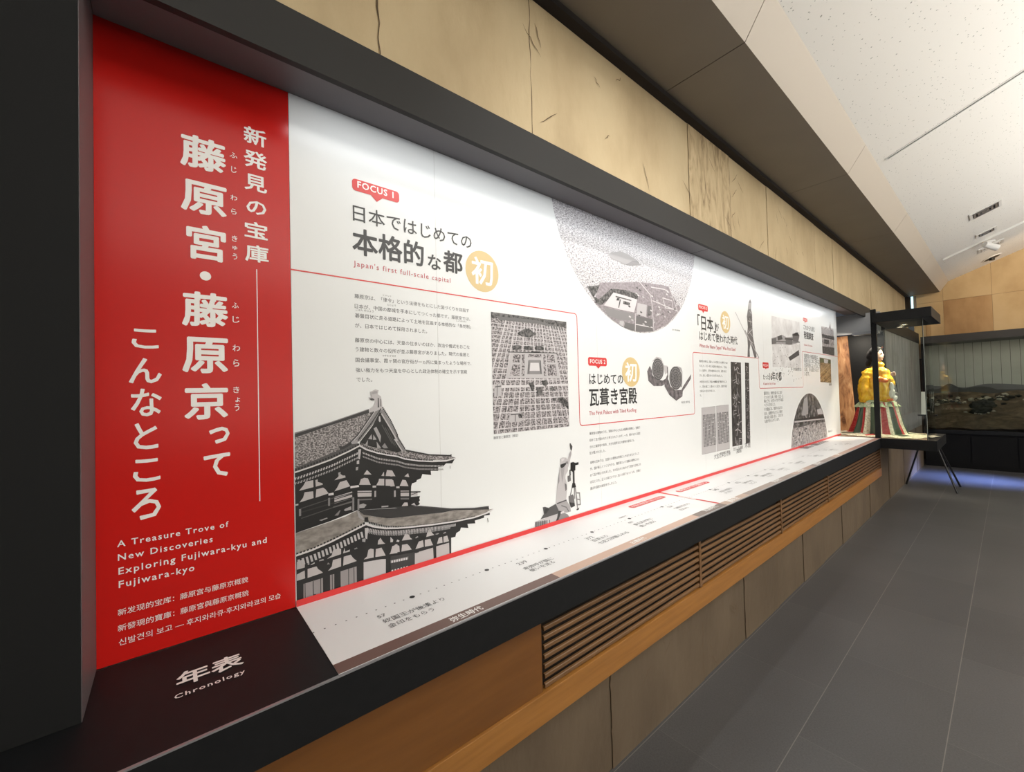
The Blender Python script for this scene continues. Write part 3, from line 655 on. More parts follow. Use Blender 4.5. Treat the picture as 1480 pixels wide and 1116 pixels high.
t.poly([(0.4869,1.3278),(0.4962,1.3284),(0.495,1.3161),(0.4916,1.2947),(0.4863,1.2969)], 'g6', 6); t.poly([(0.4816,1.2912),(0.4893,1.2919),(0.4891,1.2795),(0.4808,1.2799)], 'g6', 6); t.poly([(0.4782,1.2701),(0.4859,1.2706),(0.4847,1.2599),(0.4774,1.2594)], 'g5', 6)
# upper storey walls
W = 'wall_print'
t.poly([(0.3055,1.2207),(0.3174,1.2344),(0.3242,1.2462),(0.3461,1.2471),(0.3466,1.2253)], W, 3); t.poly([(0.3063,1.1851),(0.3169,1.1988),(0.3211,1.2138),(0.3456,1.2125),(0.3463,1.1916)], W, 3); t.poly([(0.3523,1.2462),(0.3591,1.248),(0.3595,1.2392),(0.3727,1.2337),(0.374,1.2288),(0.3533,1.2257)], W, 3); t.poly([(0.3523,1.1916),(0.3546,1.2168),(0.3752,1.2192),(0.3821,1.2122),(0.3911,1.1983)], W, 3)
t.poly([(0.4088,1.2018),(0.4176,1.2123),(0.4266,1.2289),(0.4473,1.2317),(0.4589,1.2101)], W, 3); t.poly([(0.4085,1.184),(0.4646,1.1918),(0.4651,1.1856),(0.4084,1.1766)], 'g6', 3); t.poly([(0.4084,1.1745),(0.4644,1.1817),(0.4648,1.1694),(0.4082,1.1626)], W, 3)
t.poly([(0.3903,1.1976),(0.4059,1.1984),(0.4063,1.1903),(0.3904,1.1913)], 'g7', 4); t.poly([(0.4595,1.21),(0.4863,1.2094),(0.488,1.203),(0.4594,1.203)], 'g7', 4); t.poly([(0.2952,1.1816),(0.3029,1.1824),(0.3028,1.1773),(0.2951,1.1774)], 'g6', 4); t.poly([(0.5334,1.1997),(0.5457,1.1984),(0.5456,1.192),(0.5333,1.1934)], 'g6', 4)
t.poly([(0.4879,1.2101),(0.4944,1.2277),(0.5054,1.2307),(0.5179,1.2273),(0.5271,1.2039)], W, 3); t.poly([(0.5464,1.1992),(0.5548,1.2122),(0.5566,1.2199),(0.5748,1.2172),(0.5743,1.1938)], W, 3); t.poly([(0.5793,1.1924),(0.5798,1.2149),(0.6034,1.2113),(0.6115,1.1856)], W, 3); t.poly([(0.4823,1.1909),(0.5299,1.1836),(0.5298,1.1798),(0.4822,1.1869)], 'g6', 4); t.poly([(0.4821,1.1839),(0.5298,1.1767),(0.5289,1.1642),(0.4825,1.1709)], W, 3)
t.poly([(0.4094,1.2373),(0.4211,1.2461),(0.4271,1.2557),(0.4357,1.2484),(0.4431,1.2474),(0.4445,1.2411)], W, 3); t.poly([(0.504,1.2417),(0.5153,1.2557),(0.5309,1.2378)], W, 3); t.poly([(0.565,1.2288),(0.5743,1.2413),(0.575,1.2267)], W, 3); t.poly([(0.58,1.2259),(0.5854,1.2462),(0.6041,1.242),(0.6157,1.2201)], W, 3); t.poly([(0.4213,1.2595),(0.4286,1.2615),(0.4284,1.2495),(0.4226,1.2488)], 'g5', 4)
t.poly([(0.5977,1.2381),(0.6046,1.2387),(0.6128,1.2212),(0.5974,1.2218)], W, 3); t.poly([(0.6496,1.2142),(0.6641,1.2238),(0.6685,1.2088)], W, 3); t.poly([(0.5972,1.2121),(0.6073,1.2073),(0.6131,1.1852),(0.5967,1.1868)], W, 3); t.poly([(0.6312,1.1832),(0.6422,1.2037),(0.6546,1.2001),(0.6649,1.1768)], W, 3)
t.poly([(0.6343,1.1662),(0.6664,1.1609),(0.6659,1.1409),(0.6339,1.1465)], W, 3); t.poly([(0.6093,1.1704),(0.6135,1.1697),(0.613,1.1492),(0.6089,1.1499)], 'g5', 4); t.poly([(0.6741,1.1508),(0.6999,1.1491),(0.6996,1.1363),(0.6739,1.1415)], 'g6', 3); t.poly([(0.6367,1.1104),(0.6475,1.1215),(0.66,1.1192),(0.6616,1.1073)], W, 3); t.poly([(0.6732,1.1084),(0.6854,1.1138),(0.6925,1.1024)], 'g6', 3); t.poly([(0.6179,1.1834),(0.6301,1.1824),(0.63,1.1755),(0.6185,1.1774)], 'g6', 4); t.poly([(0.6338,1.1406),(0.6658,1.1349),(0.6657,1.1289),(0.6337,1.1347)], 'g3', 3)
t.line([(0.6255,1.1624),(0.7104,1.1494)], 0.004, DK, 5); t.line([(0.674,1.1441),(0.6991,1.1486)], 0.002, DK, 5)
t.line([(0.3099,1.166),(0.3914,1.1796),(0.4675,1.1873)], 0.003, 'g2', 4); t.line([(0.3098,1.1547),(0.4673,1.172)], 0.004, 'g1', 4); t.line([(0.3108,1.1361),(0.4671,1.1613)], 0.003, 'g2', 4); t.line([(0.4051,1.1519),(0.464,1.1582)], 0.004, 'g3', 4)
t.poly([(0.4368,1.1361),(0.4428,1.1401),(0.4607,1.1442),(0.4612,1.1334),(0.4426,1.132)], 'g5', 4); t.poly([(0.4076,1.1247),(0.4251,1.139),(0.4265,1.1373),(0.419,1.1223)], 'g4', 4); t.poly([(0.3613,1.1197),(0.3849,1.1229),(0.3871,1.1201),(0.3681,1.1159)], 'g5', 4); t.poly([(0.4867,1.1439),(0.5007,1.1459),(0.5115,1.1392),(0.5035,1.1304),(0.4874,1.1323)], 'g5', 4)
for pq in ([(0.3073,1.1637),(0.307,1.1454)], [(0.392,1.1825),(0.3916,1.1604)], [(0.4679,1.1704),(0.4671,1.1292)], [(0.4845,1.1628),(0.4839,1.129)]): t.line(pq, 0.006, 'g4', 5)
t.line([(0.4854,1.1611),(0.5293,1.1547)], 0.005, 'g3', 4); t.line([(0.5646,1.1227),(0.5863,1.1201)], 0.005, 'g5', 4); t.line([(0.5421,1.1793),(0.5417,1.1619)], 0.006, 'g5', 4); t.line([(0.6129,1.169),(0.6125,1.1494)], 0.006, 'g5', 4)
# lower roof
t.poly([(0.2947,1.0945),(0.3679,1.1037),(0.4423,1.1145),(0.4817,1.1263),(0.498,1.0874),(0.5057,1.0796),(0.4533,1.0621),(0.3949,1.0447),(0.3397,1.0367),(0.2946,1.0301)], 'thatch_print', 3)
t.poly([(0.4817,1.1272),(0.6206,1.107),(0.5952,1.1158),(0.7092,1.098),(0.8389,1.0624),(0.9473,1.0435),(1.0194,1.0371),(1.0223,1.0231),(0.8555,1.0534),(0.8017,1.0548),(0.701,1.066),(0.5944,1.0765),(0.5804,1.0801),(0.5411,1.0934),(0.5031,1.1075)], 'g1', 4)
t.poly([(0.4817,1.1254),(0.5031,1.1075),(0.5411,1.0928),(0.5804,1.0801),(0.5944,1.0759),(0.7009,1.0653),(0.8017,1.0541),(0.8555,1.0527),(1.0214,1.0233),(1.0407,1.0222),(0.969,1.0053),(0.8585,1.0084),(0.7377,1.0202),(0.6457,1.0373),(0.5938,1.0501),(0.5799,1.0538),(0.5471,1.0681),(0.5152,1.0813),(0.498,1.0874)], 'thatch_print', 4)
t.line([(0.7091,1.0966),(0.8389,1.0617),(0.9472,1.0427),(1.0194,1.0364)], 0.004, 'g2', 5)
t.poly([(0.4787,1.126),(0.4847,1.1226),(0.4907,1.1106),(0.5028,1.0933),(0.4996,1.0887),(0.4844,1.1027)], 'g5', 5); t.poly([(0.5045,1.0985),(0.5155,1.0978),(0.5177,1.0801),(0.5027,1.084)], 'g0', 6)
t.line([(0.2946,1.0273),(0.3397,1.0324),(0.3949,1.0441),(0.4533,1.06),(0.5088,1.0749),(0.5308,1.0625),(0.573,1.0467),(0.6191,1.037),(0.6635,1.0303),(0.7571,1.0187),(0.8586,1.0094),(0.9462,1.0063),(1.021,1.0118),(1.0407,1.0214)], 0.0055, 'g7', 6)
t.dashes([(0.2947,1.0351),(0.3398,1.0396),(0.395,1.0529),(0.4534,1.0682),(0.5026,1.0834)], 0.010, 0.006, 0.009, 'g0', 5)
t.dashes([(0.5184,1.0806),(0.5471,1.0674),(0.5799,1.0532),(0.6193,1.0438),(0.6636,1.036),(0.7572,1.0236),(0.8587,1.0155),(0.9464,1.013)], 0.0065, 0.0035, 0.007, 'g0', 5)
t.dashes([(0.2976,1.0237),(0.3396,1.0281),(0.3948,1.04),(0.4532,1.0546),(0.4992,1.0655)], 0.0115, 0.0065, 0.020, 'g6', 6, off=0.010, slant=0.004)
t.dashes([(0.5149,1.0635),(0.5467,1.0507),(0.5796,1.041),(0.619,1.0321),(0.6634,1.026),(0.757,1.0139),(0.8584,1.0044)], 0.0062, 0.0035, 0.010, 'g6', 6, off=0.004, slant=-0.002)
t.dashes([(0.5148,1.0573),(0.5466,1.0438),(0.5795,1.034),(0.6189,1.0249),(0.6632,1.0187),(0.7568,1.0063),(0.8331,0.9995)], 0.0062, 0.0035, 0.008, 'g5', 6, off=0.006, slant=-0.002)
t.poly([(0.5038,1.0629),(0.5148,1.062),(0.5139,1.0466),(0.511,1.0239),(0.5048,1.0301)], 'g6', 6); t.poly([(0.4948,1.0294),(0.5063,1.0282),(0.5045,1.0162),(0.4946,1.0202)], 'g5', 6)
# lower storey walls, doors and plaque
t.poly([(0.2963,1.0075),(0.3098,1.0099),(0.3185,1.0043),(0.3182,0.9845),(0.296,0.9841)], W, 3); t.poly([(0.2958,0.9696),(0.3177,0.9756),(0.3186,0.9515),(0.2956,0.9506)], W, 3); t.poly([(0.3257,0.9505),(0.3261,0.9777),(0.3518,0.9784),(0.356,0.9691),(0.3657,0.9594),(0.37,0.9535)], W, 3); t.poly([(0.3828,0.993),(0.3976,1.0007),(0.4012,1.0151),(0.4185,1.0178),(0.4265,1.0133),(0.4262,0.9967)], W, 3)
t.poly([(0.3856,0.9547),(0.397,0.9655),(0.4007,0.9845),(0.426,0.9848),(0.4256,0.9575)], W, 3); t.poly([(0.4321,0.958),(0.4342,0.9862),(0.4568,0.9867),(0.4638,0.9746),(0.4757,0.9611)], W, 3); t.poly([(0.3597,0.9953),(0.3718,0.996),(0.3743,0.9913),(0.3596,0.9921)], 'g5', 4); t.poly([(0.3337,0.9881),(0.3466,0.9929),(0.3465,0.989),(0.3369,0.9872)], 'g6', 4); t.poly([(0.3265,1.0026),(0.3297,1.004),(0.3316,0.9898),(0.3267,0.99)], 'g5', 4)
t.poly([(0.4321,0.9975),(0.4371,1.0142),(0.4392,1.0017),(0.4542,1.0043),(0.4534,0.998),(0.438,0.9979)], 'g6', 4); t.poly([(0.3825,0.9755),(0.386,0.9815),(0.3915,0.9742)], 'g4', 4); t.poly([(0.4679,1.0039),(0.4765,1.0054),(0.4794,1.001),(0.4691,1.0005)], 'g4', 4)
t.poly([(0.314,0.936),(0.3697,0.9373),(0.3696,0.884),(0.3132,0.8848)], 'door_print', 3); t.poly([(0.3914,0.9401),(0.4041,0.9392),(0.4032,0.8848),(0.3912,0.8844)], 'door_print', 3); t.poly([(0.4235,0.9421),(0.4749,0.9435),(0.4748,0.8837),(0.4232,0.8836)], 'door_print', 3)
for pq in ([(0.3181,0.9358),(0.318,0.885)], [(0.3414,0.9355),(0.3413,0.8852)], [(0.3631,0.937),(0.363,0.8838)], [(0.3977,0.9395),(0.3973,0.8843)], [(0.4489,0.9424),(0.4483,0.8835)], [(0.4661,0.9423),(0.4658,0.8841)]): t.line(pq, 0.0022, 'g1', 4)
t.poly([(0.3401,0.8868),(0.3408,0.8957),(0.3484,0.8944),(0.3504,0.8891),(0.3499,0.8847)], 'g1', 4)
t.poly([(0.4983,0.9504),(0.5578,0.9444),(0.5749,0.9403),(0.5738,0.8845),(0.5147,0.8846),(0.4971,0.8853)], 'g6', 3)
t.poly([(0.4988,0.9598),(0.5099,0.9667),(0.515,0.9871),(0.523,0.9898),(0.5332,0.985),(0.5326,0.9575)], W, 4); t.poly([(0.5384,0.9572),(0.5406,0.9837),(0.5602,0.9834),(0.5665,0.9706),(0.5745,0.9526)], W, 4); t.poly([(0.5473,0.9971),(0.5492,1.0099),(0.5575,1.0174),(0.5655,1.0028),(0.5736,0.9937)], W, 4); t.poly([(0.5879,0.9538),(0.6018,0.9647),(0.609,0.9817),(0.618,0.9817),(0.6173,0.9503)], W, 4)
t.poly([(0.5919,0.957),(0.5992,0.9783),(0.6129,0.9797),(0.625,0.9735),(0.6263,0.9519)], W, 4); t.poly([(0.6325,0.9509),(0.6355,0.9741),(0.655,0.9725),(0.6638,0.962),(0.6718,0.9483)], W, 4); t.poly([(0.6348,0.9891),(0.6487,1.0105),(0.6629,1.0038),(0.6663,0.993),(0.6751,0.9842)], W, 4); t.poly([(0.6864,0.9456),(0.7006,0.9696),(0.7175,0.9706),(0.72,0.9461)], W, 4); t.poly([(0.7245,0.945),(0.7251,0.9697),(0.7481,0.9683),(0.7517,0.9571),(0.7584,0.9423)], W, 4)
t.poly([(0.731,0.9792),(0.7373,1.0001),(0.7489,1.0026),(0.7563,0.9871),(0.7647,0.9788)], W, 4); t.poly([(0.7749,0.9426),(0.7834,0.9633),(0.7974,0.9641),(0.7989,0.9413)], W, 4); t.poly([(0.8029,0.9403),(0.8034,0.9627),(0.8198,0.9634),(0.8274,0.9402)], W, 4); t.poly([(0.7715,0.9341),(0.8273,0.9342),(0.828,0.8814),(0.7711,0.8835)], W, 4); t.poly([(0.6839,0.9328),(0.7581,0.933),(0.76,0.8806),(0.6827,0.8819)], W, 4)
t.poly([(0.6862,0.9362),(0.6998,0.936),(0.6997,0.931),(0.686,0.9312)], DK, 5); t.poly([(0.5917,0.9454),(0.6814,0.9375),(0.6813,0.8839),(0.5905,0.8853)], 'g1', 5); t.line([(0.593,0.9267),(0.6557,0.9226)], 0.010, 'g3', 6); t.dashes([(0.5941,0.9296),(0.6558,0.9249)], 0.009, 0.006, 0.008, 'g7', 7); t.dashes([(0.5941,0.8974),(0.6551,0.8947)], 0.011, 0.006, 0.005, 'g7', 7)
t.poly([(0.5931,1.0121),(0.603,1),(0.6012,0.9924),(0.5927,0.9935)], 'g6', 4); t.poly([(0.6139,0.9909),(0.6185,0.9969),(0.6264,0.9911),(0.6235,0.9869)], 'g6', 4); t.poly([(0.6862,0.9866),(0.6955,0.9911),(0.6991,0.9868),(0.6898,0.984)], 'g5', 5); t.poly([(0.7679,0.9809),(0.7798,0.9823),(0.7858,0.9795),(0.7757,0.9773)], 'g5', 5); t.poly([(0.8018,0.9765),(0.812,0.9794),(0.816,0.9749),(0.8037,0.9743)], 'g5', 5)
t.line([(0.8399,1.2278),(0.8396,1.217)], 0.002, 'g3', 3); t.line([(1.0132,0.9885),(1.0151,0.9728)], 0.003, 'g3', 3)
t.build('temple_picture', wpn)
# ---- aerial picture of the ancient city grid
M['town_print'] = ramp_mat('town_print', [(0.36, (0.035, 0.03, 0.032)), (0.48, (0.20, 0.18, 0.185)), (0.62, (0.48, 0.44, 0.45))], 110, 2, 0.4, (1, 1, 1.3))
M['field_print'] = ramp_mat('field_print', [(0.34, (0.17, 0.16, 0.17)), (0.46, (0.42, 0.40, 0.42)), (0.60, (0.72, 0.70, 0.72))], 120, 3, 0.35, (1, 0.6, 1.8))
M['plot_print'] = ramp_mat('plot_print', [(0.35, (0.20, 0.17, 0.185)), (0.65, (0.34, 0.30, 0.32))], 30, 3, 0.35, (1, 1.5, 2.5))
M['foliage_print'] = ramp_mat('foliage_print', [(0.4, (0.012, 0.012, 0.013)), (0.62, (0.16, 0.15, 0.15))], 60, 3, 0.4)
t = ART()
q4 = [(1.058,1.851),(1.5248,1.8526),(1.5243,1.3327),(1.0555,1.3333)]
yy0, yy1 = (q4[0][0] + q4[3][0]) / 2, (q4[1][0] + q4[2][0]) / 2; zz1, zz0 = (q4[0][1] + q4[1][1]) / 2, (q4[2][1] + q4[3][1]) / 2
def uv(u, v): return (yy0 + (yy1 - yy0) * u, zz1 + (zz0 - zz1) * v)
def fan(k, v): return 0.52 + k * 0.072 * (0.50 + 0.62 * v)
t.poly([uv(0, 0), uv(1, 0), uv(1, 1), uv(0, 1)], 'town_print', 1)
t.poly([uv(0, 0), uv(1, 0), uv(1, .06), uv(.5, .02), uv(0, .05)], 'foliage_print', 2)
t.poly([uv(.05, .03), uv(.55, .02), uv(.95, .06), uv(.95, .10), uv(.6, .05), uv(.1, .06)], 'g3', 2)
for k in range(-9, 12):
    v0 = 0.06
    pts = []
    for j in range(21):
        v = v0 + (1 - v0) * j / 20; u = fan(k + 0.0, v)
        if 0 <= u <= 1: pts.append(uv(u, v))
    if len(pts) > 1: t.line(pts, 0.0036 if k % 3 else 0.0065, 'g7', 3)
v = 0.09; dv = 0.030
while v < 0.99:
    t.line([uv(0, v), uv(1, v + .004)], 0.0026 if dv < .045 else 0.004, 'g7', 3); v += dv; dv *= 1.045
t.line([uv(0, .62), uv(1, .60)], 0.009, 'g7', 3)
t.poly([(1.1592,1.685),(1.4446,1.6922),(1.4678,1.57),(1.1289,1.5706)], 'g6', 4)
for qd in ([(1.1753,1.6752),(1.2177,1.677),(1.2105,1.6405),(1.1673,1.6392)], [(1.1689,1.6303),(1.2131,1.6315),(1.2064,1.5801),(1.15,1.5811)], [(1.3805,1.6838),(1.4292,1.6834),(1.4358,1.6471),(1.3825,1.6471)], [(1.3821,1.6375),(1.4389,1.6374),(1.4484,1.5821),(1.3856,1.5832)], [(1.2247,1.6773),(1.2419,1.678),(1.2365,1.5803),(1.2184,1.5802)], [(1.3583,1.6829),(1.3727,1.6835),(1.3744,1.5815),(1.3579,1.5813)]):
    t.poly(qd, 'town_print', 5)
t.poly([(1.2656,1.6805),(1.3452,1.6823),(1.3447,1.6681),(1.2599,1.6665)], 'town_print', 5); t.poly([(1.2646,1.6536),(1.3388,1.656),(1.3472,1.5892),(1.2521,1.5881)], 'g4', 5); t.poly([(1.2745,1.6408),(1.3275,1.6423),(1.3315,1.6047),(1.268,1.6037)], 'g7', 6)
t.line([(1.1534,1.6847),(1.4446,1.693)], 0.0035, 'g1', 5); t.line([(1.2815,1.6905),(1.3325,1.692)], 0.006, 'g0', 6); t.line([(1.2645,1.6497),(1.2625,1.5921)], 0.004, 'g1', 6); t.line([(1.3386,1.6521),(1.3397,1.593)], 0.004, 'g1', 6)
for pg in ([(1.201,1.772),(1.2285,1.787),(1.2542,1.7968),(1.2799,1.7935),(1.3161,1.7728),(1.2947,1.7658),(1.2734,1.7566),(1.2427,1.7599),(1.2226,1.7607)], [(1.1697,1.7123),(1.2012,1.7193),(1.223,1.7152),(1.2205,1.6999),(1.1711,1.6959)], [(1.236,1.7136),(1.2669,1.7191),(1.2928,1.7128),(1.2923,1.7003),(1.2386,1.6992)], [(1.3089,1.7199),(1.3413,1.7232),(1.3628,1.7149),(1.359,1.702),(1.3114,1.6997)], [(1.2609,1.5483),(1.287,1.5514),(1.2969,1.5343),(1.2877,1.5111),(1.2735,1.5229)], [(1.3072,1.5264),(1.345,1.53),(1.347,1.4945),(1.3166,1.492)], [(1.346,1.5576),(1.3738,1.564),(1.3864,1.5456),(1.3703,1.5322),(1.3507,1.5378)], [(1.3947,1.5256),(1.4232,1.5293),(1.4283,1.5131),(1.4076,1.5094)], [(1.4478,1.4778),(1.4856,1.4793),(1.5207,1.4535),(1.5216,1.416),(1.4959,1.4378),(1.4552,1.458)], [(1.4154,1.4754),(1.4327,1.4766),(1.4356,1.4643),(1.4172,1.4625)], [(1.1927,1.4079),(1.2126,1.4107),(1.218,1.3931),(1.1961,1.3928)]):
    t.poly(pg, 'g0' if pg[0][1] > 1.9 else 'foliage_print', 6)
t.poly([(1.1447,1.4163),(1.1931,1.4184),(1.2156,1.4105),(1.2144,1.3767),(1.1396,1.377)], 'g6', 5); t.line([(1.1502,1.4101),(1.2056,1.411)], 0.004, 'g1', 6); t.line([(1.1762,1.4103),(1.1751,1.3792)], 0.004, 'g2', 6)
t.poly([(1.0656,1.5431),(1.1049,1.5487),(1.0985,1.4923),(1.0621,1.4902)], 'g6', 5); t.line([(1.0679,1.5323),(1.0999,1.5357)], 0.004, 'g2', 6); t.line([(1.08,1.543),(1.0767,1.4942)], 0.003, 'g2', 6)
t.build('city_model_picture', wpn)

# ---- round aerial photograph cut by the top of the board
t = ART(); cy_, czz, rad = 2.16, 2.57, 0.724
a0 = math.asin((2.4512 - czz) / rad)
arc = [(cy_ + rad * math.cos(k), czz + rad * math.sin(k)) for k in [math.pi - a0 + (math.pi + 2 * a0) * j / 60 for j in range(61)]]
def cl(pts):
    out = []
    for y, z in pts:
        d = math.hypot(y - cy_, z - czz)
        if d > rad * .995: y = cy_ + (y - cy_) * rad * .995 / d; z = czz + (z - czz) * rad * .995 / d
        out.append((y, min(z, 2.4505)))
    return out
t.poly(arc, 'field_print', 1)
rr = random.Random(3)
for k in range(420):                                   # speckle of roofs and groves
    y = cy_ + rr.uniform(-.72, .72); z = rr.uniform(1.86, 2.44); sc_ = 0.35 + (2.45 - z) * 1.5
    if math.hypot(y - cy_, z - czz) > rad - .02: continue
    a_ = rr.uniform(.004, .012) * sc_; b_ = rr.uniform(.002, .005) * sc_
    t.poly([(y - a_, z), (y, z - b_), (y + a_, z + b_ * .4), (y + a_ * .2, z + b_)], rr.choice(('g3', 'g4', 'g2', 'g7', 'g7', 'g5')), 2)
t.poly(cl([(1.8775,2.2618),(1.9328,2.284),(1.9936,2.3012),(2.0554,2.2987),(2.1117,2.2887),(2.1695,2.2741),(2.1954,2.2556),(2.109,2.2375),(2.0379,2.2305),(1.9569,2.2385),(1.9046,2.2407)]), 'g5', 3)
t.poly(cl([(2.0379,2.2305),(2.1106,2.2673),(2.1695,2.2741),(2.1954,2.2556),(2.109,2.2375)]), 'g4', 4)
t.poly(cl([(1.7973,2.0907),(1.9776,2.1184),(2.1777,2.1526),(2.4335,2.172),(2.5026,2.173),(2.5528,2.1239),(2.6491,2.0502),(2.6745,2.0047),(2.4861,1.9067),(2.316,1.8596),(2.1605,1.8393),(2.0181,1.8468),(1.8878,1.896),(1.744,1.9736),(1.7709,2.0421)]), 'plot_print', 3)
t.poly(cl([(1.6895,2.0532),(1.7966,2.0767),(1.7706,2.0344),(1.7456,2.0081),(1.8049,1.9926),(1.8161,1.9707),(1.7679,1.9765)]), 'foliage_print', 4)
t.poly(cl([(1.8964,2.0717),(2.0303,2.0827),(2.1586,2.0753),(2.1478,2.0398),(2.0283,2.0453),(1.9214,2.0537),(1.8547,1.9989),(1.8038,1.9692),(1.75,1.9766),(1.8311,2.0271)]), 'foliage_print', 4)
t.poly(cl([(1.9148,2.0528),(2.0286,2.0495),(2.145,2.042),(2.1086,1.9616),(1.9697,1.9629),(1.826,1.9703)]), 'g7', 5)
for q_ in ([(1.9336,2.0369),(2.0837,2.0317),(2.0834,2.025),(1.9332,2.0288)], [(1.9463,2.0264),(1.9703,2.0279),(1.9669,2.0129),(1.9389,2.011)], [(2.0063,2.0178),(2.0686,2.0131),(2.0648,1.996),(2.0013,1.9992)], [(1.9727,2.0217),(1.9834,2.0215),(1.9635,1.972),(1.9542,1.9725)]): t.poly(q_, 'foliage_print', 6)
t.poly(cl([(2.1484,2.0228),(2.2465,2.0217),(2.2345,1.9464),(2.1343,1.9533)]), 'g6', 4); t.poly(cl([(1.8218,1.9597),(2.101,1.9541),(2.1133,1.9132),(1.9667,1.9035),(1.8634,1.9173)]), 'g4', 4); t.poly(cl([(1.9665,1.8994),(2.0071,1.8991),(1.9985,1.8657),(1.9584,1.8704)]), 'g6', 5)
for q_ in ([(2.0178,1.8944),(2.1121,1.8921),(2.11,1.8524),(2.0457,1.8449),(2.0054,1.8663)], [(2.1295,1.9444),(2.3046,1.9401),(2.3018,1.8912),(2.1225,1.8955)], [(2.1222,1.8905),(2.2984,1.8865),(2.3083,1.8652),(2.1198,1.8464)], [(2.254,2.0182),(2.2934,2.0202),(2.2934,1.9655),(2.2455,1.9501)]): t.poly(cl(q_), 'g3', 5)
for q_ in ([(2.1703,2.1541),(2.2894,2.0886),(2.3061,2.0199),(2.3163,1.8659)], [(2.1258,1.9567),(2.1142,1.8502)], [(2.1223,1.893),(2.3017,1.8886)], [(2.5115,2.1743),(2.5686,2.0882),(2.6097,2.0171)], [(2.3002,2.1387),(2.449,2.1467),(2.5006,2.1401)], [(2.3114,2.056),(2.6011,2.0257)], [(2.4285,2.089),(2.5414,2.0848),(2.5558,2.0301),(2.459,2.0285),(2.4285,2.089)]): t.line(cl(q_), 0.006, 'g7', 6)
for k in range(60):
    y = rr.uniform(2.05, 2.75); z = rr.uniform(1.87, 2.14)
    if math.hypot(y - cy_, z - czz) > rad - .03: continue
    t.poly([(y, z), (y + .02, z - .004), (y + .024, z + .004), (y + .004, z + .008)], rr.choice(('g6', 'g2', 'g7', 'foliage_print')), 6)
t.build('round_aerial_picture', wpn)

# ---- pair of roof-end tiles
M['clay_print'] = ramp_mat('clay_print', [(0.35, (0.05, 0.044, 0.047)), (0.65, (0.21, 0.185, 0.195))], 40, 4, 0.4)
t = ART()
t.poly([(2.2295,1.617),(2.2584,1.6505),(2.2809,1.6254),(2.2876,1.5921),(2.3297,1.5685),(2.4011,1.5618),(2.4386,1.5738),(2.4588,1.5987),(2.4563,1.6483),(2.4677,1.6506),(2.4695,1.5888),(2.4519,1.547),(2.3898,1.5267),(2.2959,1.5273),(2.2396,1.5588)], 'clay_print', 1)
t.poly([(2.4252,1.5668),(2.4683,1.5689),(2.492,1.5239),(2.5484,1.4982),(2.6283,1.4991),(2.6675,1.533),(2.7654,1.604),(2.7634,1.5752),(2.6959,1.5224),(2.6482,1.4916),(2.6397,1.4555),(2.5596,1.4289),(2.4734,1.4693),(2.4208,1.5245)], 'clay_print', 1)
t.poly([(2.2839,1.6778),(2.3381,1.7104),(2.3914,1.7037),(2.4252,1.6575),(2.4624,1.6564),(2.4713,1.6188),(2.4308,1.5984),(2.408,1.6767),(2.3369,1.6891)], 'g6', 0.8); t.poly([(2.5685,1.659),(2.638,1.6472),(2.6506,1.6215),(2.6417,1.5176),(2.6093,1.5179),(2.6363,1.6213)], 'g5', 0.8)
for (c, e1, e2) in (([(2.3512,1.6315)][0], [(2.2847,1.6312)][0], [(2.3552,1.6994)][0]), ([(2.5613,1.5773)][0], [(2.482,1.5769)][0], [(2.5662,1.6539)][0])):
    ry, rz = abs(c[0] - e1[0]), abs(c[1] - e2[1])
    t.disc(c, ry, rz, 'g2', 2); t.disc(c, ry * .88, rz * .88, 'g4', 3); t.disc(c, ry * .80, rz * .80, 'g2', 4)
    for k in range(16):
        an = math.pi * 2 * k / 16; t.disc((c[0] + ry * .62 * math.cos(an), c[1] + rz * .62 * math.sin(an)), ry * .09, rz * .11, 'g4', 5, 8)
    t.disc(c, ry * .45, rz * .45, 'g4', 5); t.disc(c, ry * .38, rz * .38, 'g2', 6); t.disc(c, ry * .18, rz * .2, 'g3', 7)
    for k in range(7):
        an = math.pi * 2 * k / 7; t.disc((c[0] + ry * .28 * math.cos(an), c[1] + rz * .28 * math.sin(an)), ry * .05, rz * .05, 'g4', 7, 8)
t.build('roof_tile_picture', wpn)

# ---- surveyor raising one arm beside an instrument
t = ART()
t.poly([(1.4498,1.143),(1.4642,1.1528),(1.4954,1.1488),(1.5075,1.1354),(1.5056,1.116),(1.4887,1.0987),(1.487,1.0833),(1.4946,1.0586),(1.4974,1.0307),(1.4884,0.9794),(1.4542,0.974),(1.4153,0.9697),(1.4265,1.0462),(1.4366,1.0908),(1.4446,1.1244)], 'g6', 2)
t.poly([(1.4549,1.1307),(1.4835,1.1386),(1.4766,1.1083),(1.4634,1.0635),(1.4591,1.0952)], 'g5', 3); t.poly([(1.4803,1.0608),(1.4942,1.0508),(1.4933,1.0275),(1.4844,1.0211)], 'g3', 3); t.poly([(1.4366,1.0908),(1.4444,1.1205),(1.4442,1.0742),(1.4354,1.0602)], 'g4', 3)
t.poly([(1.4898,1.1527),(1.5081,1.1788),(1.5239,1.2087),(1.5359,1.2134),(1.5351,1.1955),(1.524,1.169),(1.5092,1.1352),(1.4946,1.1293)], 'g6', 3); t.poly([(1.5227,1.2485),(1.5297,1.2498),(1.5426,1.2326),(1.5403,1.2209),(1.5328,1.2097),(1.5263,1.2243)], 'g2', 4); t.poly([(1.5147,1.1978),(1.5327,1.2077),(1.532,1.1919),(1.5196,1.1735)], 'g5', 4)
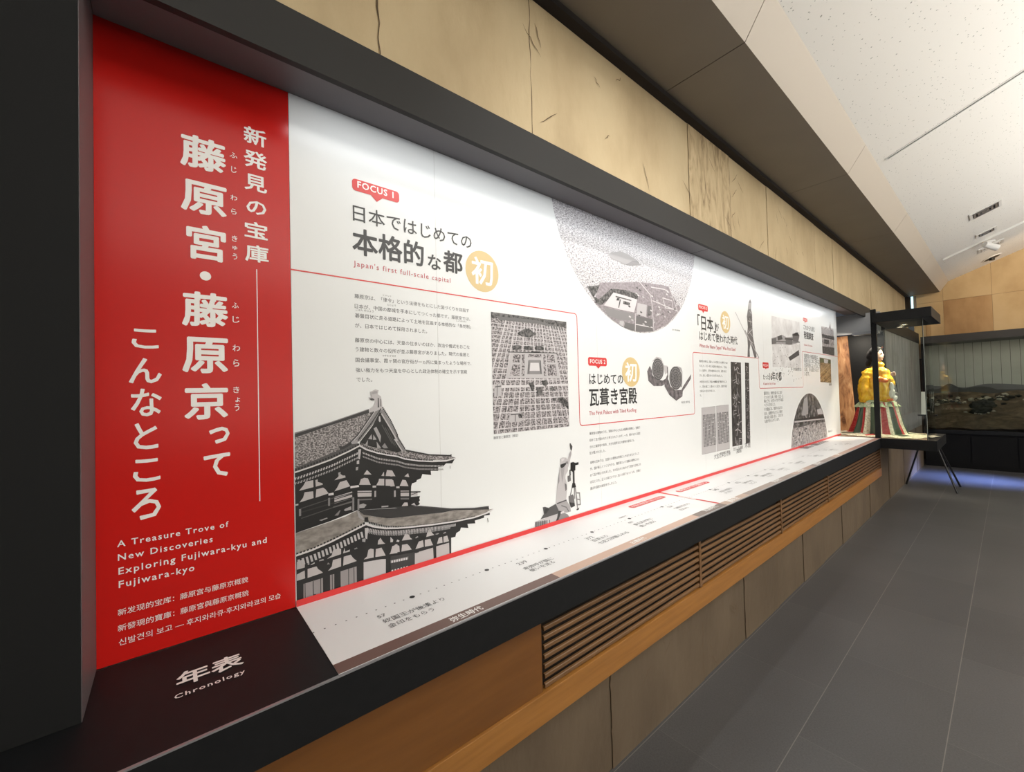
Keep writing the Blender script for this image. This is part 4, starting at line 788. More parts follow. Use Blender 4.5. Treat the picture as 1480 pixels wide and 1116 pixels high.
t.poly([(1.4523,1.1795),(1.4684,1.1866),(1.4967,1.1821),(1.5047,1.1666),(1.4911,1.158),(1.4546,1.1533)], 'g6', 4); t.poly([(1.4597,1.1806),(1.4852,1.1815),(1.4791,1.1724),(1.4619,1.1667)], 'g7', 5); t.poly([(1.453,1.1535),(1.4912,1.1588),(1.4925,1.15),(1.4778,1.1393),(1.4606,1.1346),(1.4543,1.1444)], 'g1', 5); t.poly([(1.4902,1.1632),(1.5075,1.1631),(1.507,1.1505),(1.4926,1.1523)], 'g4', 5)
t.poly([(1.5258,1.1537),(1.5453,1.1552),(1.5611,1.1484),(1.5841,1.1496),(1.5848,1.1374),(1.5606,1.1365),(1.5596,1.1126),(1.5403,1.1064),(1.5242,1.1154)], 'g0', 4); t.line([(1.5463,1.1084),(1.5459,1.0426)], 0.012, 'g1', 4); t.poly([(1.5351,1.0523),(1.5545,1.0492),(1.5608,1.0274),(1.53,1.0301)], 'g0', 5)
t.poly([(1.5017,1.0921),(1.5232,1.0929),(1.5245,1.0658),(1.5033,1.0612)], 'g3', 4); t.line([(1.5202,1.1179),(1.5209,1.0941)], 0.008, 'g1', 4)
for q_ in ([(1.5336,1.0307),(1.5167,0.992)], [(1.5489,1.0278),(1.549,0.9743)], [(1.5559,1.025),(1.5654,0.9674),(1.568,0.9148)], [(1.5608,0.9994),(1.586,0.9951),(1.5908,0.9366),(1.5643,0.9396),(1.5608,0.9994)], [(1.5643,0.9676),(1.5894,0.961)]): t.line(q_, 0.006, 'g4', 4)
t.poly([(1.5051,0.9921),(1.5357,0.9966),(1.5424,0.9875),(1.5499,0.9383),(1.5213,0.9327),(1.5078,0.9601)], 'g3', 3); t.poly([(1.5108,0.9615),(1.5457,0.953),(1.5486,0.9366),(1.5225,0.9333)], 'g1', 4); t.poly([(1.5592,0.9186),(1.5682,0.9188),(1.5805,0.9244),(1.577,0.9131),(1.5619,0.9121)], 'g2', 4)
t.poly([(1.4181,0.9711),(1.4884,0.9782),(1.5146,0.9411),(1.5194,0.9157),(1.4859,0.9162),(1.4467,0.9264),(1.4159,0.9563)], 'g5', 3); t.line([(1.4236,0.972),(1.4883,0.9766)], 0.006, 'g2', 4); t.line([(1.4535,0.9567),(1.4869,0.9425),(1.5033,0.9197)], 0.005, 'g3', 4)
t.poly([(1.3293,0.973),(1.3433,0.9721),(1.3666,0.9628),(1.4154,0.9724),(1.4359,0.9332),(1.4272,0.9234),(1.313,0.9208),(1.3353,0.9402)], 'g2', 3); t.poly([(1.3456,0.9642),(1.3717,0.9573),(1.3499,0.9391),(1.3369,0.9418)], 'g1', 4)
t.poly([(1.2775,0.9167),(1.4245,0.924),(1.4296,0.9153),(1.4172,0.8797),(1.3634,0.8794),(1.2762,0.882)], 'g6', 2); t.poly([(1.2783,0.9136),(1.3581,0.9075),(1.3581,0.8791),(1.2772,0.8818)], 'g4', 3)
for k in range(6): t.line([(1.2849,0.914),(1.2837,0.8832)] if k == 0 else [(1.2974,0.9131),(1.2963,0.8826)] if k == 1 else [(1.3116,0.9119),(1.3105,0.8816)] if k == 2 else [(1.3254,0.9108),(1.3243,0.8814)] if k == 3 else [(1.3394,0.9096),(1.3383,0.8801)] if k == 4 else [(1.3707,0.9048),(1.3698,0.8806)], 0.005, 'g2', 4)
t.poly([(1.4325,0.9185),(1.4745,0.9177),(1.4969,0.9053),(1.5105,0.8829),(1.4674,0.8823),(1.4091,0.8807),(1.418,0.8986)], 'g4', 3); t.poly([(1.4305,0.9381),(1.4525,0.9299),(1.4287,0.8925),(1.4064,0.882),(1.421,0.9056)], 'g1', 4); t.poly([(1.4468,0.9272),(1.4722,0.9298),(1.4689,0.9188),(1.4464,0.9176)], 'g7', 4)
t.build('surveyor_picture', wpn)

# ---- wooden tablets, manuscript pages, drawing, ruins and digging photographs
M['tablet_print'] = ramp_mat('tablet_print', [(0.4, (0.012, 0.011, 0.012)), (0.65, (0.10, 0.09, 0.09))], 45, 5, 0.4, (1, 1.8, 0.5))
def scrawl(t, y, z, s_, mt, seed, lay=3, wd=0.004):
    r_ = random.Random(seed)
    for k in range(r_.randint(5, 8)):
        a_ = (y + r_.uniform(-.5, .5) * s_, z + r_.uniform(-.5, .5) * s_)
        if r_.random() < .5: b_ = (a_[0] + r_.uniform(.2, .5) * s_, a_[1] + r_.uniform(-.12, .12) * s_)
        else: b_ = (a_[0] + r_.uniform(-.2, .2) * s_, a_[1] - r_.uniform(.2, .5) * s_)
        t.line([a_, b_], wd, mt, lay)
t = ART()
for (q_, n_, sd) in (([(3.4081,1.7112),(3.6019,1.71),(3.571,1.0436),(3.3844,1.0455)], 8, 1), ([(3.6818,1.7123),(3.7639,1.7118),(3.7319,1.0423),(3.64,1.0454)], 11, 90)):
    t.mark(); t.poly(q_, 'tablet_print', 1)
    ym = sum(p[0] for p in q_) / 4; w_ = (q_[1][0] - q_[0][0]); zt = (q_[0][1] + q_[1][1]) / 2; zb = (q_[2][1] + q_[3][1]) / 2
    for k in range(n_): scrawl(t, ym - w_ * .05, zt + (zb - zt) * (k + .6) / n_, w_ * .62, 'g5' if k % 3 else 'g6', sd + k, 3, 0.006 if w_ > .1 else 0.0035)
t.build_each('wooden_tablet_picture', wpn)
t = ART()
for (q_) in ([(2.9014,1.3673),(3.1176,1.3713),(3.1005,1.0384),(2.8856,1.0409)], [(3.1319,1.372),(3.3397,1.3749),(3.3336,1.0372),(3.1118,1.0384)]):
    t.mark(); t.poly(q_, 'g6', 1)
    y0, y1 = q_[0][0] + .012, q_[1][0] - .008; zt = (q_[0][1] + q_[1][1]) / 2 - .05; zb = (q_[2][1] + q_[3][1]) / 2 + .05
    for c_ in range(9):
        y = y0 + (y1 - y0) * (c_ + .5) / 9
        for k in range(24):
            z = zt + (zb - zt) * (k + .5) / 24; h = (zt - zb) / 24
            if rr.random() < .08: continue
            t.poly([(y - .008, z - h * .42), (y + .008, z - h * .42), (y + .004, z + h * .1), (y + .0015, z + h * .35), (y - .004, z + h * .3)], 'g0', 2)
    t.line([q_[0], q_[1], q_[2], q_[3], q_[0]], 0.002, 'g4', 2)
t.build_each('manuscript_picture', wpn)
t = ART()
t.poly([(3.8397,2.2635),(3.863,2.2335),(3.8499,2.172),(3.8691,2.1367),(3.8648,2.009),(3.873,1.9347),(3.9127,1.832),(3.9339,1.7726),(3.8939,1.753),(3.8604,1.7995),(3.8164,1.8864),(3.7888,1.8258),(3.7905,1.7641),(3.7396,1.7621),(3.755,1.8535),(3.7498,1.9556),(3.7697,2.0159),(3.7558,2.1028),(3.7831,2.1646),(3.8032,2.2262)], 'g3', 2)
t.poly([(3.8032,2.2262),(3.8592,2.233),(3.8506,2.1796),(3.7904,2.1654)], 'g5', 3); t.poly([(3.7777,2.105),(3.8601,2.1208),(3.8587,2.0234),(3.7756,2.0017)], 'g2', 3)
for q_ in ([(3.8187,2.1537),(3.854,2.1351)], [(3.7743,1.9869),(3.8586,1.9412)], [(3.7643,1.9567),(3.8724,2.0096)], [(3.7749,1.9134),(3.8681,1.8821)], [(3.8132,2.0937),(3.8368,2.029)], [(3.7817,2.0685),(3.8588,2.0653)]): t.line(q_, 0.006, 'g6', 4)
t.line([(3.5293,2.1152),(3.9337,1.7695)], 0.010, 'g6', 1); t.line([(3.7057,1.9814),(3.9835,1.7623)], 0.014, 'g5', 3)
t.build('armed_figure_picture', wpn)
M['pale_print'] = ramp_mat('pale_drawing_print', [(0.35, (0.56, 0.54, 0.54)), (0.65, (0.72, 0.71, 0.71))], 8, 4, 0.35)
t = ART()
t.poly([(4.3219,2.1678),(5.1337,2.1825),(5.1201,1.694),(4.3081,1.6904)], 'pale_print', 1)
t.poly([(4.3047,1.9561),(4.4505,1.9824),(4.594,2.0093),(4.7142,1.9921),(4.8959,2.0134),(5.027,1.9863),(5.1086,1.9733),(4.9952,1.9483),(4.7815,1.9183),(4.5842,1.9191),(4.3077,1.8998)], 'g5', 2); t.poly([(4.6641,1.9853),(5.0285,1.9991),(5.0263,1.9809),(4.6622,1.9681)], 'g2', 3); t.poly([(4.6869,1.9697),(4.881,1.9752),(4.8757,1.9289),(4.682,1.9248)], 'g3', 3)
t.poly([(4.8883,2.0394),(5.0645,2.0706),(5.1039,2.0278),(5.0637,1.9705),(4.9009,1.9658)], 'g3', 3); t.poly([(4.8709,2.024),(5.0091,2.0663),(5.1168,2.0416),(5.0044,2.0263)], 'g1', 4); t.poly([(4.313,1.9518),(4.4263,1.9692),(4.4206,1.9145),(4.308,1.9031)], 'g3', 3); t.poly([(4.4597,1.983),(4.5699,2.0075),(4.599,1.9673),(4.4696,1.9456)], 'g2', 3)
t.poly([(4.7423,1.7951),(5.0702,1.8855),(5.0804,1.8314),(4.7893,1.7621)], 'g2', 3); t.line([(4.3107,1.9291),(5.108,1.9677)], 0.010, 'g3', 3)
for k in range(70): t.disc(((4.7712,1.9113)[0] + rr.uniform(-.45, .35), rr.uniform(1.55, 1.95)), .006, .006, 'g4', 2, 5)
t.build('palace_drawing_picture', wpn)
M['ruin_print'] = ramp_mat('stone_bank_print', [(0.35, (0.16, 0.14, 0.14)), (0.5, (0.34, 0.31, 0.31)), (0.65, (0.52, 0.49, 0.49))], 30, 4, 0.4)
M['grove_print'] = ramp_mat('grove_print', [(0.38, (0.02, 0.02, 0.02)), (0.55, (0.13, 0.12, 0.12)), (0.7, (0.36, 0.34, 0.34))], 18, 6, 0.4)
t = ART(); c3 = (5.36, 0.784); R3 = .642
arc = []
for k in range(49):
    an = -math.asin(-(0.894 - c3[1]) / R3); th = an + (math.pi - 2 * an) * k / 48; arc.append((c3[0] + R3 * math.cos(th), c3[1] + R3 * math.sin(th)))
t.poly(arc, 'ruin_print', 1)
def cl3(pts):
    out = []
    for y, z in pts:
        d = math.hypot(y - c3[0], z - c3[1])
        if d > R3 * .995: y = c3[0] + (y - c3[0]) * R3 * .995 / d; z = c3[1] + (z - c3[1]) * R3 * .995 / d
        out.append((y, max(z, .895)))
    return out
dark = [(c3[0] + R3 * .996 * math.cos(th), c3[1] + R3 * .996 * math.sin(th)) for th in [R(28 + 124 * k / 30) for k in range(31)]]
t.poly(dark, M['grove_print'], 2)
t.poly(cl3([(5.1776,1.3694),(5.2982,1.3942),(5.3045,1.2069),(5.185,1.1945),(5.0828,1.1999)]), 'g5', 3); t.poly(cl3([(5.6226,1.2399),(5.7907,1.2427),(5.8513,1.1797),(5.6475,1.18)]), 'g6', 3); t.poly(cl3([(4.8268,1.1872),(5.8853,1.1719),(5.9232,1.1395),(4.8493,1.1563)]), 'g1', 4); t.poly(cl3([(4.8493,1.1563),(5.9232,1.1395),(5.9209,1.1233),(4.8473,1.1389)]), 'g6', 4)
for k in range(150):
    y_, z_ = c3[0] + rr.uniform(-.6, .6), rr.uniform(.905, 1.12)
    if math.hypot(y_ - c3[0], z_ - c3[1]) > R3 - .04: continue
    w_, h_ = rr.uniform(.008, .03), rr.uniform(.004, .012)
    t.poly([(y_ - w_, z_), (y_ - w_ * .3, z_ - h_), (y_ + w_, z_ - h_ * .3), (y_ + w_ * .4, z_ + h_)], rr.choice(('g3', 'g6', 'g5', 'g2', 'g4')), 4)
t.build('stone_bank_picture', wpn)
t = ART()
q_ = [(5.9231,2.2078),(6.4496,2.2201),(6.4471,1.8805),(5.9352,1.8867)]; t.poly(q_, 'g6', 1)
t.poly([(5.9216,2.1975),(6.0266,2.1855),(6.1406,2.2159),(6.2102,2.1792),(6.3,2.2724),(6.3281,2.1993),(6.4544,2.1985),(6.4471,1.8805),(5.9352,1.8867),(5.9315,2.0136)], 'ruin_print', 2)
for s_ in ([(5.9316,2.1162),(6.4591,2.1221),(6.4688,2.0788),(5.9395,2.0716)], [(5.9258,1.9723),(6.4539,1.9793),(6.4471,1.8805),(5.9352,1.8867)], [(6.0091,2.0597),(6.2315,2.0636),(6.2084,2.009),(6.0018,2.0075)]): t.poly(s_, 'foliage_print', 3)
t.poly([(5.933,2.1779),(6.4447,2.1868),(6.4462,2.1431),(5.933,2.1265)], 'g5', 3); t.line([(6.3026,2.2899),(6.3359,2.1459)], 0.008, 'g2', 4)
t.build('excavation_site_picture', wpn)
M['ridge_print'] = mat('soil_ridge_print', (0.42, 0.30, 0.17), 0.4); M['furrow_print'] = mat('soil_furrow_print', (0.10, 0.06, 0.03), 0.4)
M['earth_print'] = ramp_mat('earth_print', [(0.3, (0.10, 0.06, 0.03)), (0.55, (0.30, 0.20, 0.11)), (0.8, (0.50, 0.38, 0.24))], 14, 4, 0.4, (1, 1, 2.5), dist=1.0)
t = ART()
t.poly([(5.803,1.8346),(6.2733,1.8243),(6.2546,1.538),(5.7983,1.5491)], 'earth_print', 1); t.poly([(5.809,1.8288),(6.2721,1.8157),(6.2664,1.7771),(5.8153,1.7746)], mat('leaf_print', (0.09, 0.10, 0.05), 0.4), 2); t.poly([(5.9757,1.8205),(6.1587,1.8205),(6.1296,1.7733),(5.9835,1.7733)], 'g6', 3)
for k, q_ in enumerate(([(5.814,1.5632),(6.2417,1.7125)], [(5.9384,1.5531),(6.2538,1.6382)], [(5.7975,1.6435),(6.2341,1.7655)], [(5.7907,1.5932),(6.1026,1.6889)], [(6.0462,1.5509),(6.2538,1.5849)])): t.line(q_, 0.010, M['ridge_print'] if k % 2 == 0 else M['furrow_print'], 3)
t.build('trench_colour_picture', wpn)

# ------------------------------------------------------------------ timeline on the counter
ts = thing('timeline_board', 'white timeline board with dotted line lying on the black counter', 'timeline', (0.2, 3.4, 0.8722))
b = MB(); b.prism([(0.002, 0.8722), (0.4055, 0.8722), (0.4055, 0.8735), (0.002, 0.8735)], 1, 0.2935, 6.40, M['strip']); 
b.build('board', ts)
bcol = [(0.2935, 1.018, (0.150, 0.082, 0.068)), (1.018, 2.006, (0.55, 0.37, 0.29)), (2.006, 2.316, (0.20, 0.155, 0.135)), (2.316, 2.62, (0.50, 0.37, 0.30)), (2.62, 3.45, (0.34, 0.27, 0.235)), (3.45, 3.9, (0.50, 0.36, 0.30)), (3.9, 4.5, (0.30, 0.23, 0.21)), (4.5, 5.1, (0.50, 0.34, 0.28)), (5.1, 6.399, (0.42, 0.22, 0.18))]
for k, (y0, y1, c) in enumerate(bcol):
    a = ART(table_pt); a.poly([(y0, 0.363), (y1, 0.363), (y1, 0.4054), (y0, 0.4054)], mat('era_band_%s' % 'abcdefghi'[k], c, 0.4), 1); a.build('era_band', ts)
a = ART(table_pt)
tt('弥生時代', (0.5995,0.392), (0.7062,0.399), 'ink_white', 0.02, 1, a, 3); tt('古墳時代', (1.4583,0.3906), (1.558,0.3977), 'ink_white', 0.02, 1, a, 3); tt('飛鳥時代', (2.1119,0.384), (2.2545,0.3889), 'ink_white', 0.02, 1, a, 3)
tt('藤原京', (2.3814,0.3973), (2.5075,0.3963), 'ink_white', 0.02, 1, a, 3); tt('奈良時代', (3.0693,0.3886), (3.208,0.3918), 'ink_white', 0.02, 1, a, 3); tt('平安時代', (3.55, 0.398), (3.72, 0.398), 'ink_white', 0.02, 1, a, 3); tt('鎌倉時代', (3.98, 0.398), (4.15, 0.398), 'ink_white', 0.02, 1, a, 3); tt('現代', (4.65, 0.398), (4.75, 0.398), 'ink_white', 0.02, 1, a, 3)
a.build_each('era_lettering', ts)
a = ART(table_pt)
y = 0.295; ev = [0.582, 0.871, 1.165, 1.453, 1.738, 2.036, 2.593, 2.86, 3.18, 3.5, 3.9, 4.4, 4.9, 5.5]
while y < 6.35:
    if min(abs(y - e) for e in ev) > .013: a.disc((y, 0.1855), .0026, .0026, 'ink_grey', 1, 10)
    y += 0.0287
_dl = a.build('dotted_line', ts); _dl['kind'] = 'stuff'
a = ART(table_pt)
for e in ev: a.mark(); a.disc((e, 0.1855), .0085, .0085, 'ink_black', 2, 20)
a.build_each('event_dot', ts)
a = ART(table_pt)
for body, p, q in (('57', (0.4545,0.2371), (0.4777,0.237)), ('奴国王が後漢より', (0.4563,0.2685), (0.6509,0.2753)), ('金印をもらう', (0.4575,0.3008), (0.5961,0.3096)),
                   ('239', (0.9818,0.2334), (1.0258,0.2356)), ('卑弥呼が魏に', (0.9724,0.2751), (1.1165,0.2851)), ('使いを送る', (0.9788,0.3024), (1.0977,0.3103)),
                   ('372', (1.3655,0.2381), (1.4097,0.2337)), ('百済より', (1.3654,0.2675), (1.464,0.2703)), ('七支刀が贈られる', (1.3642,0.3037), (1.5673,0.3033)),
                   ('400年代', (1.7053,0.1532), (1.7697,0.1553)), ('478', (1.6731,0.2308), (1.7047,0.2323)), ('倭王武が宋に', (1.6697,0.2633), (1.8164,0.2719)), ('使いを送る', (1.669,0.2975), (1.7917,0.3027)),
                   ('538', (2.0499,0.222), (2.0896,0.2236)), ('仏教が伝わる', (2.0475,0.2569), (2.1961,0.2635)), ('百済より', (2.0422,0.288), (2.1221,0.2943)),
                   ('645', (2.5843,0.2221), (2.6371,0.2239)), ('大化の改新が', (2.5633,0.2643), (2.722,0.2715)), ('はじまる', (2.5572,0.2952), (2.6485,0.3013))):
    tt(body, p, q, 'ink_grey', 0.002, 1, a, 2)
more = [('672', '壬申の乱が', 'おこる'), ('694', '藤原京に都を', 'うつす'), ('701', '大宝律令を', 'つくる'), ('710', '平城京に都を', 'うつす'), ('712', '古事記が', 'できる'), ('720', '日本書紀が', 'できる'), ('794', '平安京に都を', 'うつす')]
for e, ls in zip(ev[7:], more):
    for k, body in enumerate(ls): tt(body, (e + .02 + .02 * k, 0.235 + .036 * k), (e + .02 + .02 * k + .028 * len(body) * (.6 if k == 0 else 1), 0.235 + .036 * k), 'ink_grey', 0.002, 1, a, 2)
tt('藤原宮・藤原京の年表', (4.95, 0.07), (5.75, 0.07), 'ink_black', 0.01, 1, a, 2)
a.build_each('event_lettering', ts)
a = ART(table_pt)
def pill(y0, x0, y1, x1, body):
    r = abs(x1 - x0) / 2; xm = (x0 + x1) / 2; pts = []
    for k in range(9): t_ = R(-90 + 180 * k / 8); pts.append((y1 - r + r * math.cos(t_), xm + r * math.sin(t_)))
    for k in range(9): t_ = R(90 + 180 * k / 8); pts.append((y0 + r + r * math.cos(t_), xm + r * math.sin(t_)))
    a.poly(pts, 'ink_red', 2)
    tt(body, (y0 + r, xm + r * .42), (y1 - r, xm + r * .42), 'ink_white', 0.006, 1, a, 3)
    a.poly([((p[0] - (y0 + y1) / 2) * 1.0 + (y0 + y1) / 2, xm + (p[1] - xm) * 1.0) for p in pts], 'ink_red', 1.8)
pill(1.905, 0.055, 2.245, 0.095, '中国の歴史書に見える日本')
pill(2.40, 0.055, 2.80, 0.095, '藤原京への道のり')
a.poly([(2.300, 0.004), (2.322, 0.004), (2.322, 0.363), (2.300, 0.363)], 'ink_red', 2)
a.poly([(2.304, 0.13), (2.318, 0.13), (2.318, 0.235), (2.304, 0.235)], 'ink_white', 3)
tt('国のはじまり', (2.304, 0.15), (2.318, 0.15), 'ink_red', 0, 1, a, 4)
a.build('red_marker', ts)
# ------------------------------------------------------------------ glass case with the costumed figure
gc = thing('glass_display_case', 'glass display case with black top and base at the far end of the counter', 'display case', (0.4, 6.9, 0.755))
b = MB(); b.prism([(0.004, 6.43), (0.872, 6.43), (0.872, 7.41), (-0.3, 7.41), (-0.3, 6.605), (0.004, 6.605)], 2, 0.757, 0.870, M['black']); b.build('base_slab', gc)
b = MB(); b.prism([(0.006, 6.47), (0.80, 6.47), (0.80, 7.30), (-0.28, 7.30), (-0.28, 6.61), (0.006, 6.61)], 2, 0.8705, 0.874, ramp_mat('case_floor_cloth', [(0.4, (0.16, 0.09, 0.06)), (0.6, (0.30, 0.20, 0.13))], 9, 4, 0.6)); b.build('floor_board', gc)
b = MB(); b.box((0.40, 6.30, 2.222), (0.885, 7.22, 2.33), M['black'], .002); b.build('top_slab', gc)
b = MB(); b.box((0.362, 6.43, 0.874), (0.410, 6.475, 2.395), M['post'], .001); b.build('corner_post', gc)
b = MB(); b.box((0.411, 6.448, 0.8745), (0.803, 6.456, 2.2215), M['glass']); b.build('front_pane', gc)
b = MB(); b.box((0.795, 6.4565, 0.8745), (0.803, 7.20, 2.2215), M['glass']); b.build('side_pane', gc)
b = MB(); b.box((0.8, 6.445, 0.8745), (0.8042, 6.4475, 2.2215), mat('pane_edge', (0.26, 0.29, 0.28), 0.2)); b.build('pane_edge', gc)
b = MB(); b.box((-0.035, 7.32, 0.8745), (0.345, 7.36, 2.20), M['black']); b.build('back_board', gc)
b = MB(); b.prism([(-0.30, 0.8745), (0.03, 0.8745), (-0.03, 2.19), (-0.30, 2.19)], 1, 7.29, 7.315, ramp_mat('rust_brown_board', [(0.3, (0.12, 0.045, 0.02)), (0.5, (0.42, 0.20, 0.09)), (0.72, (0.62, 0.38, 0.20))], 13, 8, 0.6, (1, 1, 0.3), dist=1.6)); b.build('brown_side_board', gc)
b = MB(); b.box((-0.28, 7.08, 2.19), (0.355, 7.11, 2.45), mat('bulkhead_paint', (0.42, 0.43, 0.45), 0.5)); b.build('bulkhead', gc)
b = MB(); b.box((0.09, 6.94, 2.16), (0.35, 7.075, 2.195), mat('lamp_box_paint', (0.30, 0.31, 0.34), 0.5)); b.build('lamp_box', gc)
lamp_glow = mat('downlight_lens', (0.9, 0.8, 0.6), 0.3, emit=((1.0, 0.80, 0.52), 9.0))
for (x, y) in ((0.60, 6.86), (0.545, 7.08)):
    b = MB(); vs = [(x + .032 * math.cos(k * math.pi / 10), y + .032 * math.sin(k * math.pi / 10), 2.2205) for k in range(20)]; b.add(vs, [tuple(range(20))], lamp_glow)
    o_ = b.build('downlight', gc); b = MB()
    b.tube([(x + .036 * math.cos(k * math.pi / 10), y + .036 * math.sin(k * math.pi / 10), 2.219) for k in range(21)], .004, M['grey_metal'], 6); b.build('trim_ring', o_)
    lamp('case_downlight', 'SPOT', (x, y, 2.205), (0.36, 6.86, 1.0), 48, (1, 0.88, 0.66), spot_size=R(85), spot_blend=0.6, shadow_soft_size=0.03)

lamp('lamp_box_light', 'AREA', (0.10, 6.93, 2.15), (-0.1, 7.2, 1.3), 5, (1, 0.9, 0.75), shape='RECTANGLE', size=0.2, size_y=0.08)
# ---- the figure
FX, FY = 0.315, 6.90
fg = thing('costumed_mannequin', 'mannequin in yellow silk jacket and long striped skirt, inside the glass case', 'mannequin', (FX, FY, 0.874))
silk = lambda n_, c, r_=0.38: mat(n_, c, r_)
YEL = ramp_mat('yellow_silk', [(0.3, (0.62, 0.28, 0.008)), (0.55, (0.80, 0.46, 0.02)), (0.75, (0.88, 0.62, 0.07))], 20, 5, 0.38, (1, 1, 0.35), dist=1.2)  # orange stops and contrast paint fold shading into the silk
ORG = silk('orange_sash_silk', (0.75, 0.16, 0.02)); REDS = ramp_mat('red_brocade', [(0.4, (0.42, 0.012, 0.015)), (0.7, (0.62, 0.08, 0.07))], 60, 3, 0.45); GRN = silk('deep_green_silk', (0.055, 0.085, 0.05)); CRM = ramp_mat('cream_brocade', [(0.45, (0.80, 0.76, 0.60)), (0.66, (0.45, 0.38, 0.24))], 60, 3, 0.45)
PGRN = silk('pale_green_silk', (0.42, 0.50, 0.30)); SKIN = mat('painted_skin', (0.55, 0.36, 0.29), 0.5); HAIR = mat('black_hair', (0.012, 0.010, 0.010), 0.65, spec=0.25); WHT = silk('white_silk', (0.72, 0.70, 0.64))

def lathe(mb, cfun, rfun, zs, nt, mfun):
    vs = [];
    for i, z in enumerate(zs):
        cx, cy = cfun(z)
        for k in range(nt):
            t_ = 2 * math.pi * k / nt; r_, zz = rfun(t_, z, i)
            vs.append((cx + r_ * math.cos(t_), cy + r_ * math.sin(t_), zz))
    for i in range(len(zs) - 1):
        for k in range(nt):
            k2 = (k + 1) % nt
            base = len(mb.v) if (i == 0 and k == 0) else base0
            if i == 0 and k == 0: base0 = len(mb.v); mb.v += vs
            mb.f.append([base0 + i * nt + k, base0 + i * nt + k2, base0 + (i + 1) * nt + k2, base0 + (i + 1) * nt + k]); mb.mi.append(mb._m(mfun((k + .5) / nt, i)))
def pr(z, pts):
    for (z0, a0), (z1, a1) in zip(pts[:-1], pts[1:]):
        if z <= z1: return a0 + (a1 - a0) * max(0, (z - z0) / (z1 - z0))
    return pts[-1][1]
NP = 13
stripe = [REDS, CRM, GRN, REDS, CRM, GRN, CRM]
def sk_r(t_, z, i):
    f = math.cos(t_ * NP * 1.0); r_ = pr(z, [(0.874, .285), (0.90, .262), (1.0, .232), (1.15, .205), (1.285, .178)])
    amp = pr(z, [(0.874, .030), (1.285, .008)])
    return r_ + amp * f + .01 * math.sin(3 * t_ + z * 5), z
b = MB(); zs = [0.8745 + (1.285 - .8745) * k / 12 for k in range(13)]
lathe(b, lambda z: (FX + .005, FY), sk_r, zs, 182, lambda u, i: stripe[int(u * 26 + .25) % 7])
b.build('striped_skirt', fg, smooth=True)
def tr_r(t_, z, i):
    ex = 0.245 + i * (0.028 + 0.028 * max(0, math.cos(t_ + .25)) ** 2 + 0.012 * max(0, -math.cos(t_ - .3)) ** 2) + .022 * math.sin(t_ * 7 + 1) * i / 4 + .012 * math.sin(t_ * 17) * i / 4
    ex = min(ex, (7.27 - FY) / max(.05, math.sin(t_)) if math.sin(t_) > 0 else 9, (FY - 6.50) / max(.05, -math.sin(t_)) if math.sin(t_) < 0 else 9)
    return ex, 0.894 - i * .0036 + .010 * abs(math.sin(t_ * 11 + i)) * (1 if i < 5 else .4)
b = MB(); lathe(b, lambda z: (FX, FY), tr_r, list(range(6)), 180, lambda u, i: CRM if (i > 2 or int(u * 21) % 3) else (REDS if int(u * 21) % 2 else GRN)); b.build('trailing_hem', fg, smooth=True)
def fl_r(t_, z, i):
    r_ = .150 + i * .0145; return r_ + (.014 * math.sin(t_ * 15) + .006 * math.sin(t_ * 6)) * i / 4, 1.312 - i * .0215 + .006 * math.sin(t_ * 15 + 1) * i / 4
b = MB(); lathe(b, lambda z: (FX, FY), fl_r, list(range(5)), 150, lambda u, i: PGRN); b.build('green_peplum', fg, smooth=True)

def blob(name, parts, mt, parent, vox=0.012, fold=0.006, fsc=14, smooth_n=3):
    bm = bmesh.new()
    for (c, r_, rot) in parts:
        mtx = Matrix.Translation(Vector(c)) @ Matrix.Rotation(rot, 4, 'Y') @ Matrix.Diagonal((*r_, 1))
        bmesh.ops.create_icosphere(bm, subdivisions=4, radius=1.0, matrix=mtx)
    me = bpy.data.meshes.new('tmp'); bm.to_mesh(me); bm.free()
    o_ = bpy.data.objects.new('tmp', me); COL.objects.link(o_)
    md = o_.modifiers.new('r', 'REMESH'); md.mode = 'VOXEL'; md.voxel_size = vox
    if smooth_n: sm = o_.modifiers.new('s', 'SMOOTH'); sm.iterations = smooth_n; sm.factor = .5
    bpy.context.view_layer.update()
    ev = o_.evaluated_get(bpy.context.evaluated_depsgraph_get()); m2 = bpy.data.meshes.new_from_object(ev)
    off = wloc(parent)
    for q in m2.vertices:
        n_ = q.normal; p = q.co
        d = 0.0 if callable(fold) else noise.noise(Vector((p.x * fsc, p.y * fsc, p.z * fsc * .55))) * fold + noise.noise(Vector((p.x * fsc * 2.3, p.y * fsc * 2.3, p.z * fsc))) * fold * .5
        if callable(fold): d = fold(p)
        q.co = p + n_ * d - off
    bpy.data.objects.remove(o_); bpy.data.meshes.remove(me)
    m2.materials.clear(); m2.materials.append(mt)
    for p in m2.polygons: p.use_smooth = True
    r_ = bpy.data.objects.new(name, m2); r_.data.name = name; COL.objects.link(r_); r_.parent = parent
    return r_
def folds(p):
    return noise.noise(Vector((p.x * 34 + p.z * 5, p.y * 34, p.z * 7))) * .012 + noise.noise(Vector((p.x * 9 + p.z * 16, p.y * 9, p.z * 20))) * .012
